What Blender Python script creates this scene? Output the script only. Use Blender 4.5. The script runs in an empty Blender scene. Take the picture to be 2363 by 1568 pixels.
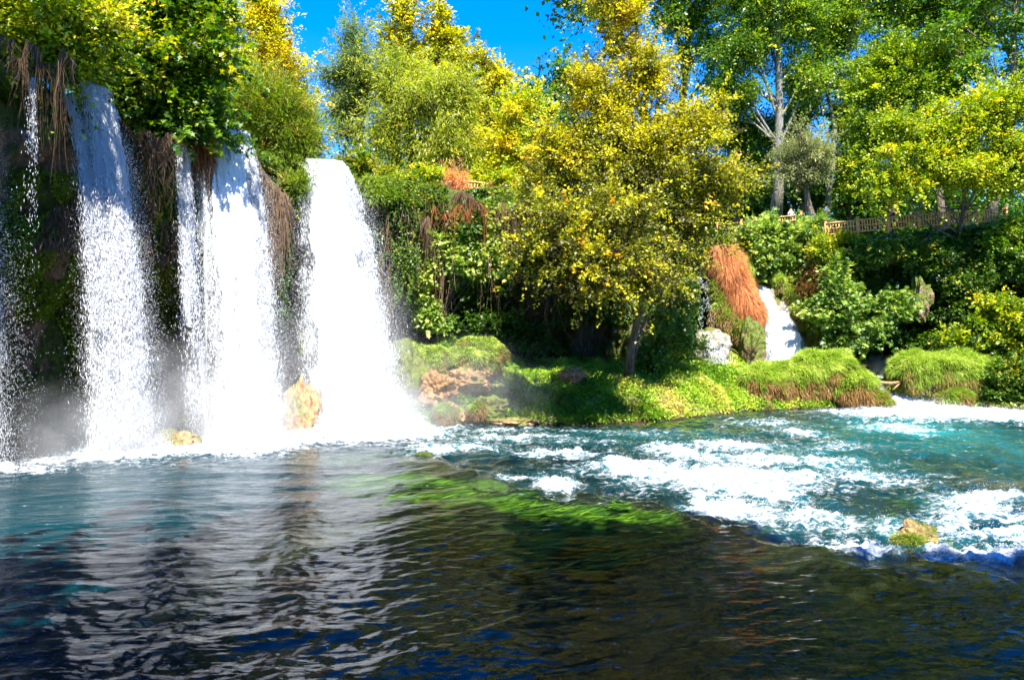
import bpy, math
import numpy as np
from mathutils import Vector

# ------------------------------------------------------------------ camera, world, sun, exposure
scene = bpy.context.scene
col = scene.collection
FPX = 1540.0            # focal length in units of a 2363-wide picture
HZ = 750.0              # height of the horizon in the same units
CAMZ = 5.0
cam_d = bpy.data.cameras.new("camera")
cam = bpy.data.objects.new("camera", cam_d)
col.objects.link(cam)
cam_d.sensor_width = 36.0
cam_d.lens = 36.0 * FPX / 2363.0
cam.location = (0, 0, CAMZ)
cam.rotation_euler = (math.radians(90), 0, 0)
cam_d.shift_y = -34.0 / 2363.0
cam_d.clip_end = 3000
scene.camera = cam

SUN_EL, SUN_AZ = math.radians(58), math.radians(168)     # azimuth measured from +Y towards +X
world = bpy.data.worlds.new("World")
scene.world = world
world.use_nodes = True
wn = world.node_tree
bg = wn.nodes["Background"]
sky = wn.nodes.new("ShaderNodeTexSky")
sky.sky_type = 'NISHITA'
sky.sun_disc = False
sky.sun_elevation = SUN_EL
sky.sun_rotation = SUN_AZ
sky.air_density = 0.9
sky.dust_density = 0.1
sky.ozone_density = 4.0
hs = wn.nodes.new("ShaderNodeHueSaturation")
hs.inputs['Saturation'].default_value = 1.42
hs.inputs['Hue'].default_value = 0.515
wn.links.new(sky.outputs[0], hs.inputs['Color'])
wn.links.new(hs.outputs[0], bg.inputs[0])
bg.inputs[1].default_value = 0.15

sd = bpy.data.lights.new("sun", 'SUN')
sun = bpy.data.objects.new("sun", sd)
col.objects.link(sun)
sd.energy = 4.7
sd.angle = math.radians(0.5)
sd.color = (1.0, 0.95, 0.86)
sdir = Vector((math.sin(SUN_AZ) * math.cos(SUN_EL), math.cos(SUN_AZ) * math.cos(SUN_EL), math.sin(SUN_EL)))
sun.rotation_euler = sdir.to_track_quat('Z', 'Y').to_euler()

scene.view_settings.view_transform = 'Standard'
scene.view_settings.look = 'None'
scene.view_settings.gamma = 1.0
scene.view_settings.exposure = 1.85
scene.cycles.max_bounces = 7
scene.cycles.diffuse_bounces = 3
scene.cycles.glossy_bounces = 3
scene.cycles.transmission_bounces = 4
scene.cycles.transparent_max_bounces = 16
scene.cycles.volume_bounces = 1
scene.cycles.volume_step_rate = 1.5
scene.cycles.volume_max_steps = 64
scene.cycles.sample_clamp_indirect = 6
scene.cycles.caustics_reflective = False
scene.cycles.caustics_refractive = False
scene.cycles.use_denoising = True
scene.cycles.use_adaptive_sampling = True
scene.cycles.adaptive_threshold = 0.02

RNG = np.random.default_rng(7)

# ------------------------------------------------------------------ helpers
def at(px, py, Y):
    return np.array([(px - 1181.5) / FPX * Y, Y, CAMZ - (py - HZ) / FPX * Y])

def _hash(ix, iy, iz, seed):
    h = (ix.astype(np.int64) * 374761393 + iy.astype(np.int64) * 668265263 + iz.astype(np.int64) * 2147483647 + seed * 974634777) & 0xffffffff
    h = ((h ^ (h >> 13)) * 1274126177) & 0xffffffff
    h = ((h ^ (h >> 16)) * 2246822519) & 0xffffffff
    return ((h ^ (h >> 15)) & 0xffff) / 65535.0 * 2 - 1

def noise(x, y, z=None, seed=0):
    x = np.asarray(x, float); y = np.asarray(y, float)
    z = np.zeros_like(x) if z is None else np.asarray(z, float)
    x, y, z = np.broadcast_arrays(x, y, z)
    ix, iy, iz = np.floor(x), np.floor(y), np.floor(z)
    fx, fy, fz = x - ix, y - iy, z - iz
    u, v, w = [f * f * f * (f * (f * 6 - 15) + 10) for f in (fx, fy, fz)]
    r = 0
    flat = not np.any(z)
    for dz in ((0,) if flat else (0, 1)):
        wz = 1 if flat else (w if dz else 1 - w)
        for dy in (0, 1):
            wy = v if dy else 1 - v
            for dx in (0, 1):
                wx = u if dx else 1 - u
                r = r + _hash(ix + dx, iy + dy, iz + dz, seed) * wx * wy * wz
    return r

def fbm(x, y, z=None, octv=4, seed=0, gain=0.5):
    r, a = 0, 1.0
    x = np.asarray(x, float); y = np.asarray(y, float)
    for k in range(octv):
        f = 2.03 ** k
        r = r + a * noise(x * f + 17.3 * k, y * f + 5.1 * k, None if z is None else np.asarray(z) * f, seed + k)
        a *= gain
    return r

def sstep(a, b, x):
    t = np.clip((x - a) / (b - a), 0, 1)
    return t * t * (3 - 2 * t)

def unit(v):
    return v / (np.linalg.norm(v, axis=-1, keepdims=True) + 1e-9)

def link(o, parent=None):
    col.objects.link(o)
    if parent is not None:
        o.parent = parent
    return o

def tag(o, label=None, cat=None, group=None, kind=None):
    if label: o["label"] = label
    if cat: o["category"] = cat
    if group: o["group"] = group
    if kind: o["kind"] = kind
    return o

def mesh_obj(name, V, faces, mat, parent=None, tint=None, uv=None, smooth=False, origin=None, vattr=None):
    """faces: (N,k) array or list of such arrays"""
    V = np.asarray(V, np.float32)
    if parent is not None and origin is None:
        origin = parent.location
    if origin is not None:
        V = V - np.array(origin, np.float32)
    if not isinstance(faces, list):
        faces = [faces]
    faces = [np.asarray(f, np.int32) for f in faces if len(f)]
    me = bpy.data.meshes.new(name)
    me.vertices.add(len(V)); me.vertices.foreach_set("co", V.ravel())
    tot = np.concatenate([f.ravel() for f in faces])
    cnt = np.concatenate([np.full(len(f), f.shape[1], np.int32) for f in faces])
    me.loops.add(len(tot)); me.loops.foreach_set("vertex_index", tot)
    me.polygons.add(len(cnt))
    me.polygons.foreach_set("loop_start", np.concatenate([[0], np.cumsum(cnt)[:-1]]).astype(np.int32))
    if smooth:
        me.polygons.foreach_set("use_smooth", np.ones(len(cnt), bool))
    if tint is not None:
        a = me.attributes.new("tint", 'FLOAT', 'FACE'); a.data.foreach_set("value", np.asarray(tint, np.float32))
    if vattr:
        for k, v in vattr.items():
            a = me.attributes.new(k, 'FLOAT', 'POINT'); a.data.foreach_set("value", np.asarray(v, np.float32).ravel())
    if uv is not None:
        l = me.uv_layers.new(name="UVMap"); l.data.foreach_set("uv", np.asarray(uv, np.float32)[tot].ravel())
    me.update(calc_edges=True)
    me.materials.append(mat)
    o = bpy.data.objects.new(name, me)
    if origin is not None and parent is None:
        o.location = origin
    return link(o, parent)

def empty(name, loc, label, cat, group=None):
    o = bpy.data.objects.new(name, None)
    o.location = [float(c) for c in loc]
    o.empty_display_size = 0.3
    link(o)
    return tag(o, label, cat, group)

class MB:
    """collects tubes, boxes and loose shapes into one mesh"""
    def __init__(self): self.V = []; self.Q = []; self.T = []; self.n = 0
    def add(self, V, Q=None, T=None):
        if Q is not None and len(Q): self.Q.append(np.asarray(Q) + self.n)
        if T is not None and len(T): self.T.append(np.asarray(T) + self.n)
        self.V.append(np.asarray(V, float)); self.n += len(V)
    def tube(self, P, R, k=8, bump=0.0, seed=0):
        P = np.asarray(P, float); R = np.broadcast_to(np.asarray(R, float), (len(P),))
        T = unit(np.gradient(P, axis=0))
        ref = np.array([0.31, 0.95, 0.1]) if abs(T[:, 2]).mean() > 0.5 else np.array([0, 0, 1.0])
        A = unit(np.cross(T, ref)); B = np.cross(T, A)
        th = np.linspace(0, 2 * math.pi, k, endpoint=False)
        rr = R[:, None] * (1 + (bump * noise(np.arange(len(P))[:, None] * 0.5 + 0 * th, np.cos(th)[None] * 2 + seed * 3.1, seed=seed) if bump else 0))
        V = P[:, None] + rr[..., None] * (np.cos(th)[None, :, None] * A[:, None] + np.sin(th)[None, :, None] * B[:, None])
        n = len(P)
        i = np.arange(n - 1)[:, None] * k; j = np.arange(k)[None]; j2 = (j + 1) % k
        Q = np.stack([i + j, i + j2, i + k + j2, i + k + j], -1).reshape(-1, 4)
        V = np.concatenate([V.reshape(-1, 3), P[:1], P[-1:]])
        c0, c1 = n * k, n * k + 1
        jj = np.arange(k); jj2 = (jj + 1) % k
        T_ = np.concatenate([np.stack([jj2, jj, np.full(k, c0)], -1), np.stack([(n - 1) * k + jj, (n - 1) * k + jj2, np.full(k, c1)], -1)])
        self.add(V, Q, T_)
    def box(self, c, s, ax=None):
        c = np.asarray(c, float); s = np.asarray(s, float) / 2
        A = np.eye(3) if ax is None else np.asarray(ax, float)
        k = np.array([[x, y, z] for x in (-1, 1) for y in (-1, 1) for z in (-1, 1)], float) * s
        V = c + k @ A
        self.add(V, [[0, 1, 3, 2], [4, 6, 7, 5], [0, 4, 5, 1], [2, 3, 7, 6], [0, 2, 6, 4], [1, 5, 7, 3]])
    def build(self, name, mat, parent=None, smooth=True, origin=None):
        return mesh_obj(name, np.concatenate(self.V), [np.concatenate(x) for x in (self.Q, self.T) if x], mat, parent, smooth=smooth, origin=origin)

# ------------------------------------------------------------------ materials
class NT:
    def __init__(self, name):
        self.m = bpy.data.materials.new(name); self.m.use_nodes = True
        self.t = self.m.node_tree; self.N = self.t.nodes; self.N.clear()
        self.out = self.N.new("ShaderNodeOutputMaterial")
    def n(self, typ, ins=None, **kw):
        o = self.N.new("ShaderNode" + typ)
        for k, v in kw.items(): setattr(o, k, v)
        for k, v in (ins or {}).items():
            s = o.inputs[k]
            if isinstance(v, bpy.types.NodeSocket): self.t.links.new(v, s)
            else: s.default_value = (*v, 1) if isinstance(v, tuple) and len(v) == 3 and s.type == 'RGBA' else v
        return o
    def ramp(self, fac, stops, interp='LINEAR'):
        r = self.n('ValToRGB', {0: fac}); e = r.color_ramp.elements
        r.color_ramp.interpolation = interp
        while len(e) < len(stops): e.new(0.5)
        for k, (p, c) in enumerate(stops):
            e[k].position = p; e[k].color = (*c, 1) if len(c) == 3 else c
        return r.outputs[0]
    def math(self, op, a, b=0.5, c=None, clamp=False):
        ins = {0: a, 1: b}
        if c is not None: ins[2] = c
        return self.n('Math', ins, operation=op, use_clamp=clamp).outputs[0]
    def mixc(self, f, a, b):
        m = self.n('Mix', data_type='RGBA')
        for k, v in ((0, f), (6, a), (7, b)):
            s = m.inputs[k]
            if isinstance(v, bpy.types.NodeSocket): self.t.links.new(v, s)
            else: s.default_value = (*v, 1) if isinstance(v, tuple) else v
        return m.outputs[2]
    def noise(self, vec, scale, detail=4, rough=0.55, dist=0):
        return self.n('TexNoise', {'Vector': vec, 'Scale': scale, 'Detail': detail, 'Roughness': rough, 'Distortion': dist}).outputs[0]
    def mapv(self, vec, scale):
        return self.n('Mapping', {'Vector': vec, 'Scale': scale}).outputs[0]
    def finish(self, sh, vol=None):
        if sh is not None: self.t.links.new(sh, self.out.inputs[0])
        if vol is not None: self.t.links.new(vol, self.out.inputs[1])
        return self.m

def leaf_mat(name, stops, transl=0.42, spec=0.35, rough=0.42, interp='LINEAR'):
    m = NT(name)
    a = m.n('Attribute', attribute_name='tint')
    c = m.ramp(a.outputs['Fac'], stops, interp)
    p = m.n('BsdfPrincipled', {'Base Color': c, 'Roughness': rough, 'Specular IOR Level': spec})
    hsv = m.n('HueSaturation', {'Saturation': 1.12, 'Value': 1.35, 'Color': c})
    t = m.n('BsdfTranslucent', {'Color': hsv.outputs[0]})
    x = m.n('MixShader', {0: transl, 1: p.outputs[0], 2: t.outputs[0]})
    return m.finish(x.outputs[0])

G_DARK, G_MID, G_LIT = (0.012, 0.035, 0.004), (0.045, 0.11, 0.008), (0.13, 0.24, 0.015)
YEL, ORG, BRN = (0.62, 0.46, 0.02), (0.50, 0.26, 0.03), (0.16, 0.085, 0.03)
M = {}
M['maple'] = leaf_mat('green_maple_leaves', [(0, (0.02, 0.05, 0.006)), (0.35, (0.05, 0.13, 0.008)), (0.75, (0.16, 0.28, 0.012)), (1, (0.5, 0.45, 0.03))], spec=0.5)
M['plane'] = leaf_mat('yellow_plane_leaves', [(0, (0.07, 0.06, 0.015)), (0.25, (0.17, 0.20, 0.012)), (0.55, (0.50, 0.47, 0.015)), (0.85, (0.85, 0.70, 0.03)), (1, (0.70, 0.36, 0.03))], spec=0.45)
M['plane_dull'] = leaf_mat('olive_plane_leaves', [(0, (0.05, 0.06, 0.012)), (0.4, (0.14, 0.17, 0.015)), (0.8, (0.46, 0.38, 0.03)), (1, (0.42, 0.2, 0.05))], spec=0.55)
M['yellowgreen'] = leaf_mat('yellow_green_leaves', [(0, (0.03, 0.08, 0.006)), (0.35, (0.13, 0.23, 0.01)), (0.75, (0.44, 0.50, 0.02)), (1, (0.75, 0.55, 0.03))])
M['poplar'] = leaf_mat('poplar_leaves', [(0, (0.025, 0.07, 0.01)), (0.4, (0.09, 0.19, 0.012)), (0.8, (0.24, 0.36, 0.02)), (1, (0.6, 0.55, 0.03))], spec=0.5, rough=0.35)
M['dark'] = leaf_mat('dark_green_leaves', [(0, (0.015, 0.05, 0.008)), (0.5, (0.06, 0.15, 0.012)), (0.9, (0.16, 0.29, 0.02)), (1, (0.35, 0.38, 0.03))])
M['willow'] = leaf_mat('willow_leaves', [(0, (0.12, 0.15, 0.02)), (0.5, (0.32, 0.38, 0.04)), (0.85, (0.55, 0.56, 0.07)), (1, (0.45, 0.33, 0.06))], transl=0.5)
M['bluewillow'] = leaf_mat('blue_green_willow_leaves', [(0, (0.08, 0.10, 0.04)), (0.5, (0.16, 0.24, 0.06)), (1, (0.34, 0.38, 0.07))], transl=0.5)
M['pollard'] = leaf_mat('grey_green_leaves', [(0, (0.14, 0.13, 0.05)), (0.5, (0.28, 0.32, 0.10)), (1, (0.42, 0.40, 0.16))])
M['brown'] = leaf_mat('dry_brown_leaves', [(0, (0.09, 0.045, 0.015)), (0.5, (0.26, 0.13, 0.03)), (1, (0.42, 0.28, 0.06))])
M['fig'] = leaf_mat('fig_leaves', [(0, (0.03, 0.08, 0.012)), (0.5, (0.17, 0.29, 0.035)), (1, (0.50, 0.56, 0.12))], spec=0.5)
M['ivy'] = leaf_mat('ivy_leaves', [(0, (0.012, 0.035, 0.004)), (0.5, (0.05, 0.12, 0.008)), (0.9, (0.15, 0.26, 0.02)), (1, (0.4, 0.34, 0.04))], spec=0.4)
M['feather'] = leaf_mat('feathery_leaves', [(0, (0.07, 0.08, 0.015)), (0.5, (0.15, 0.24, 0.02)), (0.8, (0.28, 0.36, 0.03)), (1, (0.38, 0.24, 0.06))])
M['grass'] = leaf_mat('grass_blades', [(0, (0.04, 0.11, 0.008)), (0.5, (0.19, 0.34, 0.025)), (0.85, (0.46, 0.58, 0.06)), (1, (0.60, 0.45, 0.14))], transl=0.35, spec=0.2)
M['moundgrass'] = leaf_mat('mound_grass_blades', [(0, (0.34, 0.20, 0.07)), (0.28, (0.26, 0.22, 0.045)), (0.5, (0.19, 0.29, 0.03)), (0.8, (0.36, 0.50, 0.05)), (1, (0.56, 0.60, 0.14))], transl=0.35, spec=0.2)
M['moss'] = leaf_mat('moss_tufts', [(0, (0.06, 0.07, 0.01)), (0.5, (0.17, 0.25, 0.015)), (1, (0.36, 0.42, 0.03))], transl=0.2, spec=0.1)
M['hair'] = leaf_mat('red_root_hair', [(0, (0.20, 0.07, 0.03)), (0.5, (0.55, 0.22, 0.075)), (1, (0.75, 0.42, 0.18))], transl=0.35, spec=0.1)
M['root'] = leaf_mat('brown_roots', [(0, (0.05, 0.03, 0.015)), (0.5, (0.14, 0.085, 0.045)), (1, (0.30, 0.20, 0.12))], transl=0.1, spec=0.1)
M['weed'] = leaf_mat('river_weed', [(0, (0.03, 0.045, 0.008)), (0.5, (0.09, 0.16, 0.012)), (0.85, (0.26, 0.34, 0.02)), (1, (0.38, 0.36, 0.05))], transl=0.2, spec=0.1)
M['weed_brown'] = leaf_mat('brown_river_weed', [(0, (0.14, 0.06, 0.02)), (1, (0.5, 0.22, 0.06))], transl=0.2, spec=0.1)

def bark(name, c1, c2):
    m = NT(name); g = m.n('NewGeometry').outputs['Position']
    n1 = m.noise(m.mapv(g, (5, 5, 1.2)), 2.0, 6, 0.65)
    c = m.ramp(n1, [(0.35, c1), (0.65, c2)])
    b = m.n('Bump', {'Height': n1, 'Strength': 0.9, 'Distance': 0.12})
    p = m.n('BsdfPrincipled', {'Base Color': c, 'Roughness': 0.9, 'Normal': b.outputs[0], 'Specular IOR Level': 0.2})
    return m.finish(p.outputs[0])
M['bark'] = bark('grey_brown_bark', (0.07, 0.05, 0.035), (0.26, 0.20, 0.14))
M['bark_pale'] = bark('pale_poplar_bark', (0.10, 0.09, 0.07), (0.34, 0.31, 0.26))
M['bark_dark'] = bark('dark_bark', (0.025, 0.018, 0.014), (0.09, 0.065, 0.05))

def rock_mat(name, ca, cb, moss, mossamt, scale=1.0, wet=0.8):
    m = NT(name); geo = m.n('NewGeometry'); g = geo.outputs['Position']
    n1 = m.noise(g, 0.9 * scale, 8, 0.65); n2 = m.noise(m.mapv(g, (1, 1, 0.3)), 3.5 * scale, 6, 0.7)
    n3 = m.noise(g, 0.45 * scale, 4, 0.6)
    c = m.ramp(n2, [(0.3, ca), (0.7, cb)])
    up = m.n('SeparateXYZ', {0: geo.outputs['Normal']}).outputs[2]
    f = m.math('ADD', m.math('MULTIPLY', up, 0.25), n3)
    f = m.math('ADD', f, m.math('MULTIPLY', n1, 0.5))
    mf = m.ramp(f, [(1.0 - mossamt - 0.06, (0, 0, 0)), (1.0 - mossamt + 0.06, (1, 1, 1))])
    mc = m.ramp(n2, [(0.3, tuple(x * 0.4 for x in moss)), (0.7, moss)])
    c = m.mixc(mf, c, mc)
    v = m.n('TexVoronoi', {'Vector': g, 'Scale': 2.6 * scale}).outputs[0]
    hgt = m.math('ADD', m.math('MULTIPLY', n1, 1.2), m.math('ADD', n2, m.math('MULTIPLY', v, 0.4)))
    b = m.n('Bump', {'Height': hgt, 'Strength': 1.0, 'Distance': 0.25 / scale})
    p = m.n('BsdfPrincipled', {'Base Color': c, 'Roughness': wet, 'Normal': b.outputs[0], 'Specular IOR Level': 0.35})
    return m.finish(p.outputs[0])
M['cliff'] = rock_mat('tufa_cliff', (0.05, 0.033, 0.020), (0.34, 0.21, 0.13), (0.10, 0.13, 0.015), 0.36)
M['wetrock'] = rock_mat('orange_wet_rock', (0.20, 0.10, 0.04), (0.62, 0.40, 0.20), (0.20, 0.22, 0.03), 0.10, 1.6, 0.45)
M['pinkrock'] = rock_mat('pink_tufa_rock', (0.12, 0.07, 0.03), (0.52, 0.29, 0.13), (0.20, 0.20, 0.04), 0.03, 1.6, 0.8)
M['mossrock'] = rock_mat('mossy_brown_rock', (0.10, 0.06, 0.03), (0.34, 0.22, 0.12), (0.16, 0.20, 0.02), 0.34, 1.8, 0.6)
M['greyrock'] = rock_mat('grey_slope_rock', (0.16, 0.14, 0.11), (0.50, 0.45, 0.38), (0.22, 0.22, 0.03), 0.10, 1.2, 0.5)
M['moundcore'] = rock_mat('mound_earth', (0.03, 0.03, 0.01), (0.10, 0.09, 0.03), (0.06, 0.11, 0.01), 0.4, 1.5, 0.9)

def ground_mat():
    m = NT('bank_soil_and_bed'); geo = m.n('NewGeometry'); g = geo.outputs['Position']
    z = m.n('SeparateXYZ', {0: g}).outputs[2]
    n1 = m.noise(g, 0.8, 6, 0.6); n2 = m.noise(g, 4.0, 6, 0.7); n4 = m.noise(m.mapv(g, (0.5, 1.4, 1)), 1.0, 5, 0.65)
    soil = m.ramp(n2, [(0.3, (0.06, 0.07, 0.015)), (0.7, (0.22, 0.22, 0.05))])
    bed = m.ramp(n4, [(0.32, (0.006, 0.005, 0.003)), (0.50, (0.030, 0.022, 0.009)), (0.66, (0.10, 0.066, 0.025)), (0.82, (0.12, 0.12, 0.02))])
    bed = m.mixc(m.ramp(n2, [(0.4, (0, 0, 0)), (0.75, (1, 1, 1))]), bed, (0.02, 0.02, 0.008))
    zz = m.math('ADD', z, m.math('MULTIPLY', n1, 0.2))
    c = m.mixc(m.ramp(zz, [(0.12, (0, 0, 0)), (0.22, (1, 1, 1))]), bed, soil)
    b = m.n('Bump', {'Height': m.math('ADD', n1, n2), 'Strength': 0.8, 'Distance': 0.15})
    p = m.n('BsdfPrincipled', {'Base Color': c, 'Roughness': 0.9, 'Normal': b.outputs[0], 'Specular IOR Level': 0.2})
    return m.finish(p.outputs[0])
M['ground'] = ground_mat()

def water_mat():
    m = NT('river_water'); geo = m.n('NewGeometry'); g = geo.outputs['Position']
    foam = m.n('Attribute', attribute_name='foam').outputs['Fac']
    turb = m.n('Attribute', attribute_name='turb').outputs['Fac']
    turq = m.n('Attribute', attribute_name='turq').outputs['Fac']
    n1 = m.noise(m.mapv(g, (1.0, 1.7, 1)), 3.2, 9, 0.68, 0.6)
    n2 = m.noise(m.mapv(g, (1.0, 1.5, 1)), 11.0, 5, 0.65, 0.3)
    fn = m.math('ADD', m.math('MULTIPLY', n1, 1.5), m.math('MULTIPLY', n2, 0.55))
    n3 = m.noise(m.mapv(g, (0.55, 1.5, 1)), 1.6, 6, 0.62, 1.2)
    fn = m.math('ADD', m.math('MULTIPLY', fn, 0.72), m.math('MULTIPLY', n3, 0.56))
    fsum = m.math('ADD', m.math('MULTIPLY', foam, 1.0), m.math('MULTIPLY_ADD', fn, 2.9, -2.9 - 0.46))
    ff = m.ramp(fsum, [(0.0, (0, 0, 0)), (0.30, (0.20,) * 3), (0.55, (0.6,) * 3), (0.9, (1, 1, 1))])
    # ripples finer than the mesh
    r1 = m.noise(m.mapv(g, (0.8, 2.4, 1)), 2.0, 1.5, 0.5, 0.6)
    r2 = m.noise(m.mapv(g, (1.0, 2.0, 1)), 8.0, 0.5, 0.5, 0.5)
    hh = m.math('ADD', r1, m.math('MULTIPLY', r2, 0.16))
    bw = m.n('Bump', {'Height': hh, 'Strength': 0.35, 'Distance': 0.07})
    bf = m.n('Bump', {'Height': fn, 'Strength': 0.8, 'Distance': 0.12})
    fr = m.n('Fresnel', {'IOR': 1.33, 'Normal': bw.outputs[0]})
    gl = m.n('BsdfGlossy', {'Color': (1, 1, 1), 'Roughness': 0.03, 'Normal': bw.outputs[0]})
    tr = m.n('BsdfTransparent', {'Color': (0.70, 0.92, 0.90)})
    tc = m.mixc(turq, (0.001, 0.026, 0.038), (0.015, 0.28, 0.28))
    df = m.n('BsdfDiffuse', {'Color': tc, 'Normal': bw.outputs[0]})
    body = m.n('MixShader', {0: turb, 1: tr.outputs[0], 2: df.outputs[0]})
    wat = m.n('MixShader', {0: fr.outputs[0], 1: body.outputs[0], 2: gl.outputs[0]})
    fd = m.n('BsdfDiffuse', {'Color': (0.90, 0.93, 0.95), 'Normal': bf.outputs[0]})
    ft = m.n('BsdfTranslucent', {'Color': (0.9, 0.95, 0.97)})
    fg = m.n('BsdfGlossy', {'Color': (1, 1, 1), 'Roughness': 0.25, 'Normal': bf.outputs[0]})
    fo = m.n('MixShader', {0: 0.25, 1: fd.outputs[0], 2: ft.outputs[0]})
    fo = m.n('MixShader', {0: 0.06, 1: fo.outputs[0], 2: fg.outputs[0]})
    x = m.n('MixShader', {0: ff, 1: wat.outputs[0], 2: fo.outputs[0]})
    return m.finish(x.outputs[0])
M['water'] = water_mat()

def drops_mat():
    m = NT('white_falling_water')
    d = m.n('BsdfDiffuse', {'Color': (0.93, 0.95, 0.97)})
    t = m.n('BsdfTranslucent', {'Color': (0.95, 0.97, 0.98)})
    g = m.n('BsdfGlossy', {'Color': (1, 1, 1), 'Roughness': 0.2})
    x = m.n('MixShader', {0: 0.5, 1: d.outputs[0], 2: t.outputs[0]})
    x = m.n('MixShader', {0: 0.12, 1: x.outputs[0], 2: g.outputs[0]})
    return m.finish(x.outputs[0])
M['drops'] = drops_mat()

def sheet_mat(name, amount):
    m = NT(name)
    uv = m.n('UVMap').outputs[0]
    dens = m.n('Attribute', attribute_name='dens').outputs['Fac']
    n1 = m.noise(m.mapv(uv, (3.2, 0.9, 1)), 2.0, 8, 0.7, 0.3)
    n2 = m.noise(m.mapv(uv, (9.0, 4.0, 1)), 2.0, 5, 0.7)
    f = m.math('ADD', m.math('ADD', m.math('MULTIPLY', n1, 1.3), m.math('MULTIPLY', n2, 0.7)), m.math('MULTIPLY', m.math('SUBTRACT', dens, 1.0), 0.9))
    a = m.ramp(f, [(1.02 - amount, (0, 0, 0)), (1.22 - amount, (1, 1, 1))])
    d = m.n('BsdfDiffuse', {'Color': (0.90, 0.94, 0.96)})
    t = m.n('BsdfTranslucent', {'Color': (0.92, 0.96, 0.98)})
    x = m.n('MixShader', {0: 0.5, 1: d.outputs[0], 2: t.outputs[0]})
    tr = m.n('BsdfTransparent')
    y = m.n('MixShader', {0: a, 1: tr.outputs[0], 2: x.outputs[0]})
    return m.finish(y.outputs[0])
M['sheet'] = sheet_mat('water_curtain', 0.30)
M['sheet_thin'] = sheet_mat('thin_water_curtain', 0.12)

def mist_mat(name, dens, r):
    m = NT(name)
    oc = m.n('TexCoord').outputs['Object']
    q = m.mapv(oc, tuple(1.0 / x for x in r))
    ln = m.n('VectorMath', {0: q}, operation='LENGTH').outputs['Value']
    fall = m.n('MapRange', {0: ln, 1: 1.0, 2: 0.15, 3: 0.0, 4: 1.0}, interpolation_type='SMOOTHSTEP').outputs[0]
    nz = m.n('MapRange', {0: m.noise(oc, 0.9, 3, 0.6, 0.4), 1: 0.32, 2: 0.68, 3: 0.25, 4: 1.75}).outputs[0]
    dens = m.math('MULTIPLY', m.math('MULTIPLY', fall, nz), dens * 2.2)
    v = m.n('VolumePrincipled', {'Color': (0.98, 0.99, 1.0), 'Density': dens, 'Anisotropy': 0.2})
    return m.finish(None, v.outputs[0])

def plain(name, colr, rough=0.7, var=0.3, metal=0):
    m = NT(name); g = m.n('NewGeometry').outputs['Position']
    n1 = m.noise(g, 7.0, 5, 0.6)
    c = m.ramp(n1, [(0.3, tuple(x * (1 - var) for x in colr)), (0.7, colr)])
    p = m.n('BsdfPrincipled', {'Base Color': c, 'Roughness': rough, 'Metallic': metal})
    return m.finish(p.outputs[0])
M['fence'] = plain('sun_bleached_tan_timber', (0.90, 0.42, 0.14), 0.75)
M['greenrail'] = plain('green_painted_metal', (0.02, 0.16, 0.11), 0.45)
M['log'] = plain('wet_fallen_wood', (0.34, 0.20, 0.07), 0.6, 0.5)
M['skin'] = plain('skin', (0.45, 0.27, 0.19), 0.6, 0.1)

# ------------------------------------------------------------------ the gorge: plan of the cliff
PATH = np.array([  # base x, base y, rim x, rim y, rim z
    (-26, 6, -24, 6, 14), (-23.5, 16, -21, 16, 14), (-21.5, 23, -18.9, 21.3, 14.1), (-20.4, 29.8, -18.4, 27.8, 14.0),
    (-17.2, 34, -15.9, 32.0, 13.9), (-14.6, 37.2, -13.0, 34.6, 13.8), (-11.6, 39.8, -10.6, 37.8, 13.3), (-7.5, 41, -7.2, 38.4, 13.2),
    (-3, 43, -2.5, 41, 13.2), (4, 44, 4.5, 43.5, 13), (11, 46.5, 11.5, 48, 12.7), (16, 49.5, 17, 53, 12.3),
    (20, 51, 21.5, 51.5, 11.9), (23, 50, 23.5, 46.6, 10.9), (29, 49, 29, 45.6, 11.4), (35, 47, 35, 45.0, 12.0),
    (41, 42, 41, 41, 12.5), (48, 30, 49, 30, 13), (55, 12, 56, 12, 13), (48, -12, 49, -13, 13), (20, -12, 20, -13, 13),
    (0, -8, 0, -9, 13), (-18, -5, -19, -6, 13), (-26, -2, -26, -3, 14)], float)
_seg = np.linalg.norm(np.diff(np.vstack([PATH[:, :2], PATH[:1, :2]]), axis=0), axis=1)
SL = np.concatenate([[0], np.cumsum(_seg)])
PW = np.vstack([PATH, PATH[:1]])
def path_at(s):
    s = np.mod(s, SL[-1])
    return [np.interp(s, SL, PW[:, k]) for k in range(5)]
CEN = np.array([6.0, 18.0])
def cliff_pt(s, t):
    """s metres along the foot of the cliff, t 0..1 foot to rim"""
    bx, by, rx, ry, rz = path_at(s)
    left = sstep(60, 45, s)
    sh = left * sstep(0.30, 0.80, t) + (1 - left) * t
    x = bx + (rx - bx) * sh; y = by + (ry - by) * sh; z = -1.0 + (rz + 1.0) * t
    dx, dy = CEN[0] - bx, CEN[1] - by
    L = np.hypot(dx, dy); dx, dy = dx / L, dy / L
    n = 1.5 * fbm(s / 4.0, t * 3.0, octv=3, seed=3) + 0.55 * fbm(s / 1.1, t * 6.5, octv=4, seed=9) + 0.25 * fbm(s * 2.2, t * 5.0, octv=2, seed=12)
    n = n * (0.45 + 0.75 * np.sin(np.clip(t, 0, 1) * math.pi)) * 0.85
    bul = 0.6 * np.exp(-((t - 0.88) / 0.08) ** 2) * (1 + fbm(s / 3.0, s * 0, octv=2, seed=5))
    n = n + bul
    return np.stack([x + dx * n, y + dy * n, z], -1)
def s_of_px(px):
    """path length where the rim shows at picture column px"""
    s = np.linspace(5, 118, 1200); b = path_at(s)
    q = 1181.5 + FPX * (b[0] + b[2]) / (b[1] + b[3])
    return np.interp(px, q, s)

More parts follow.
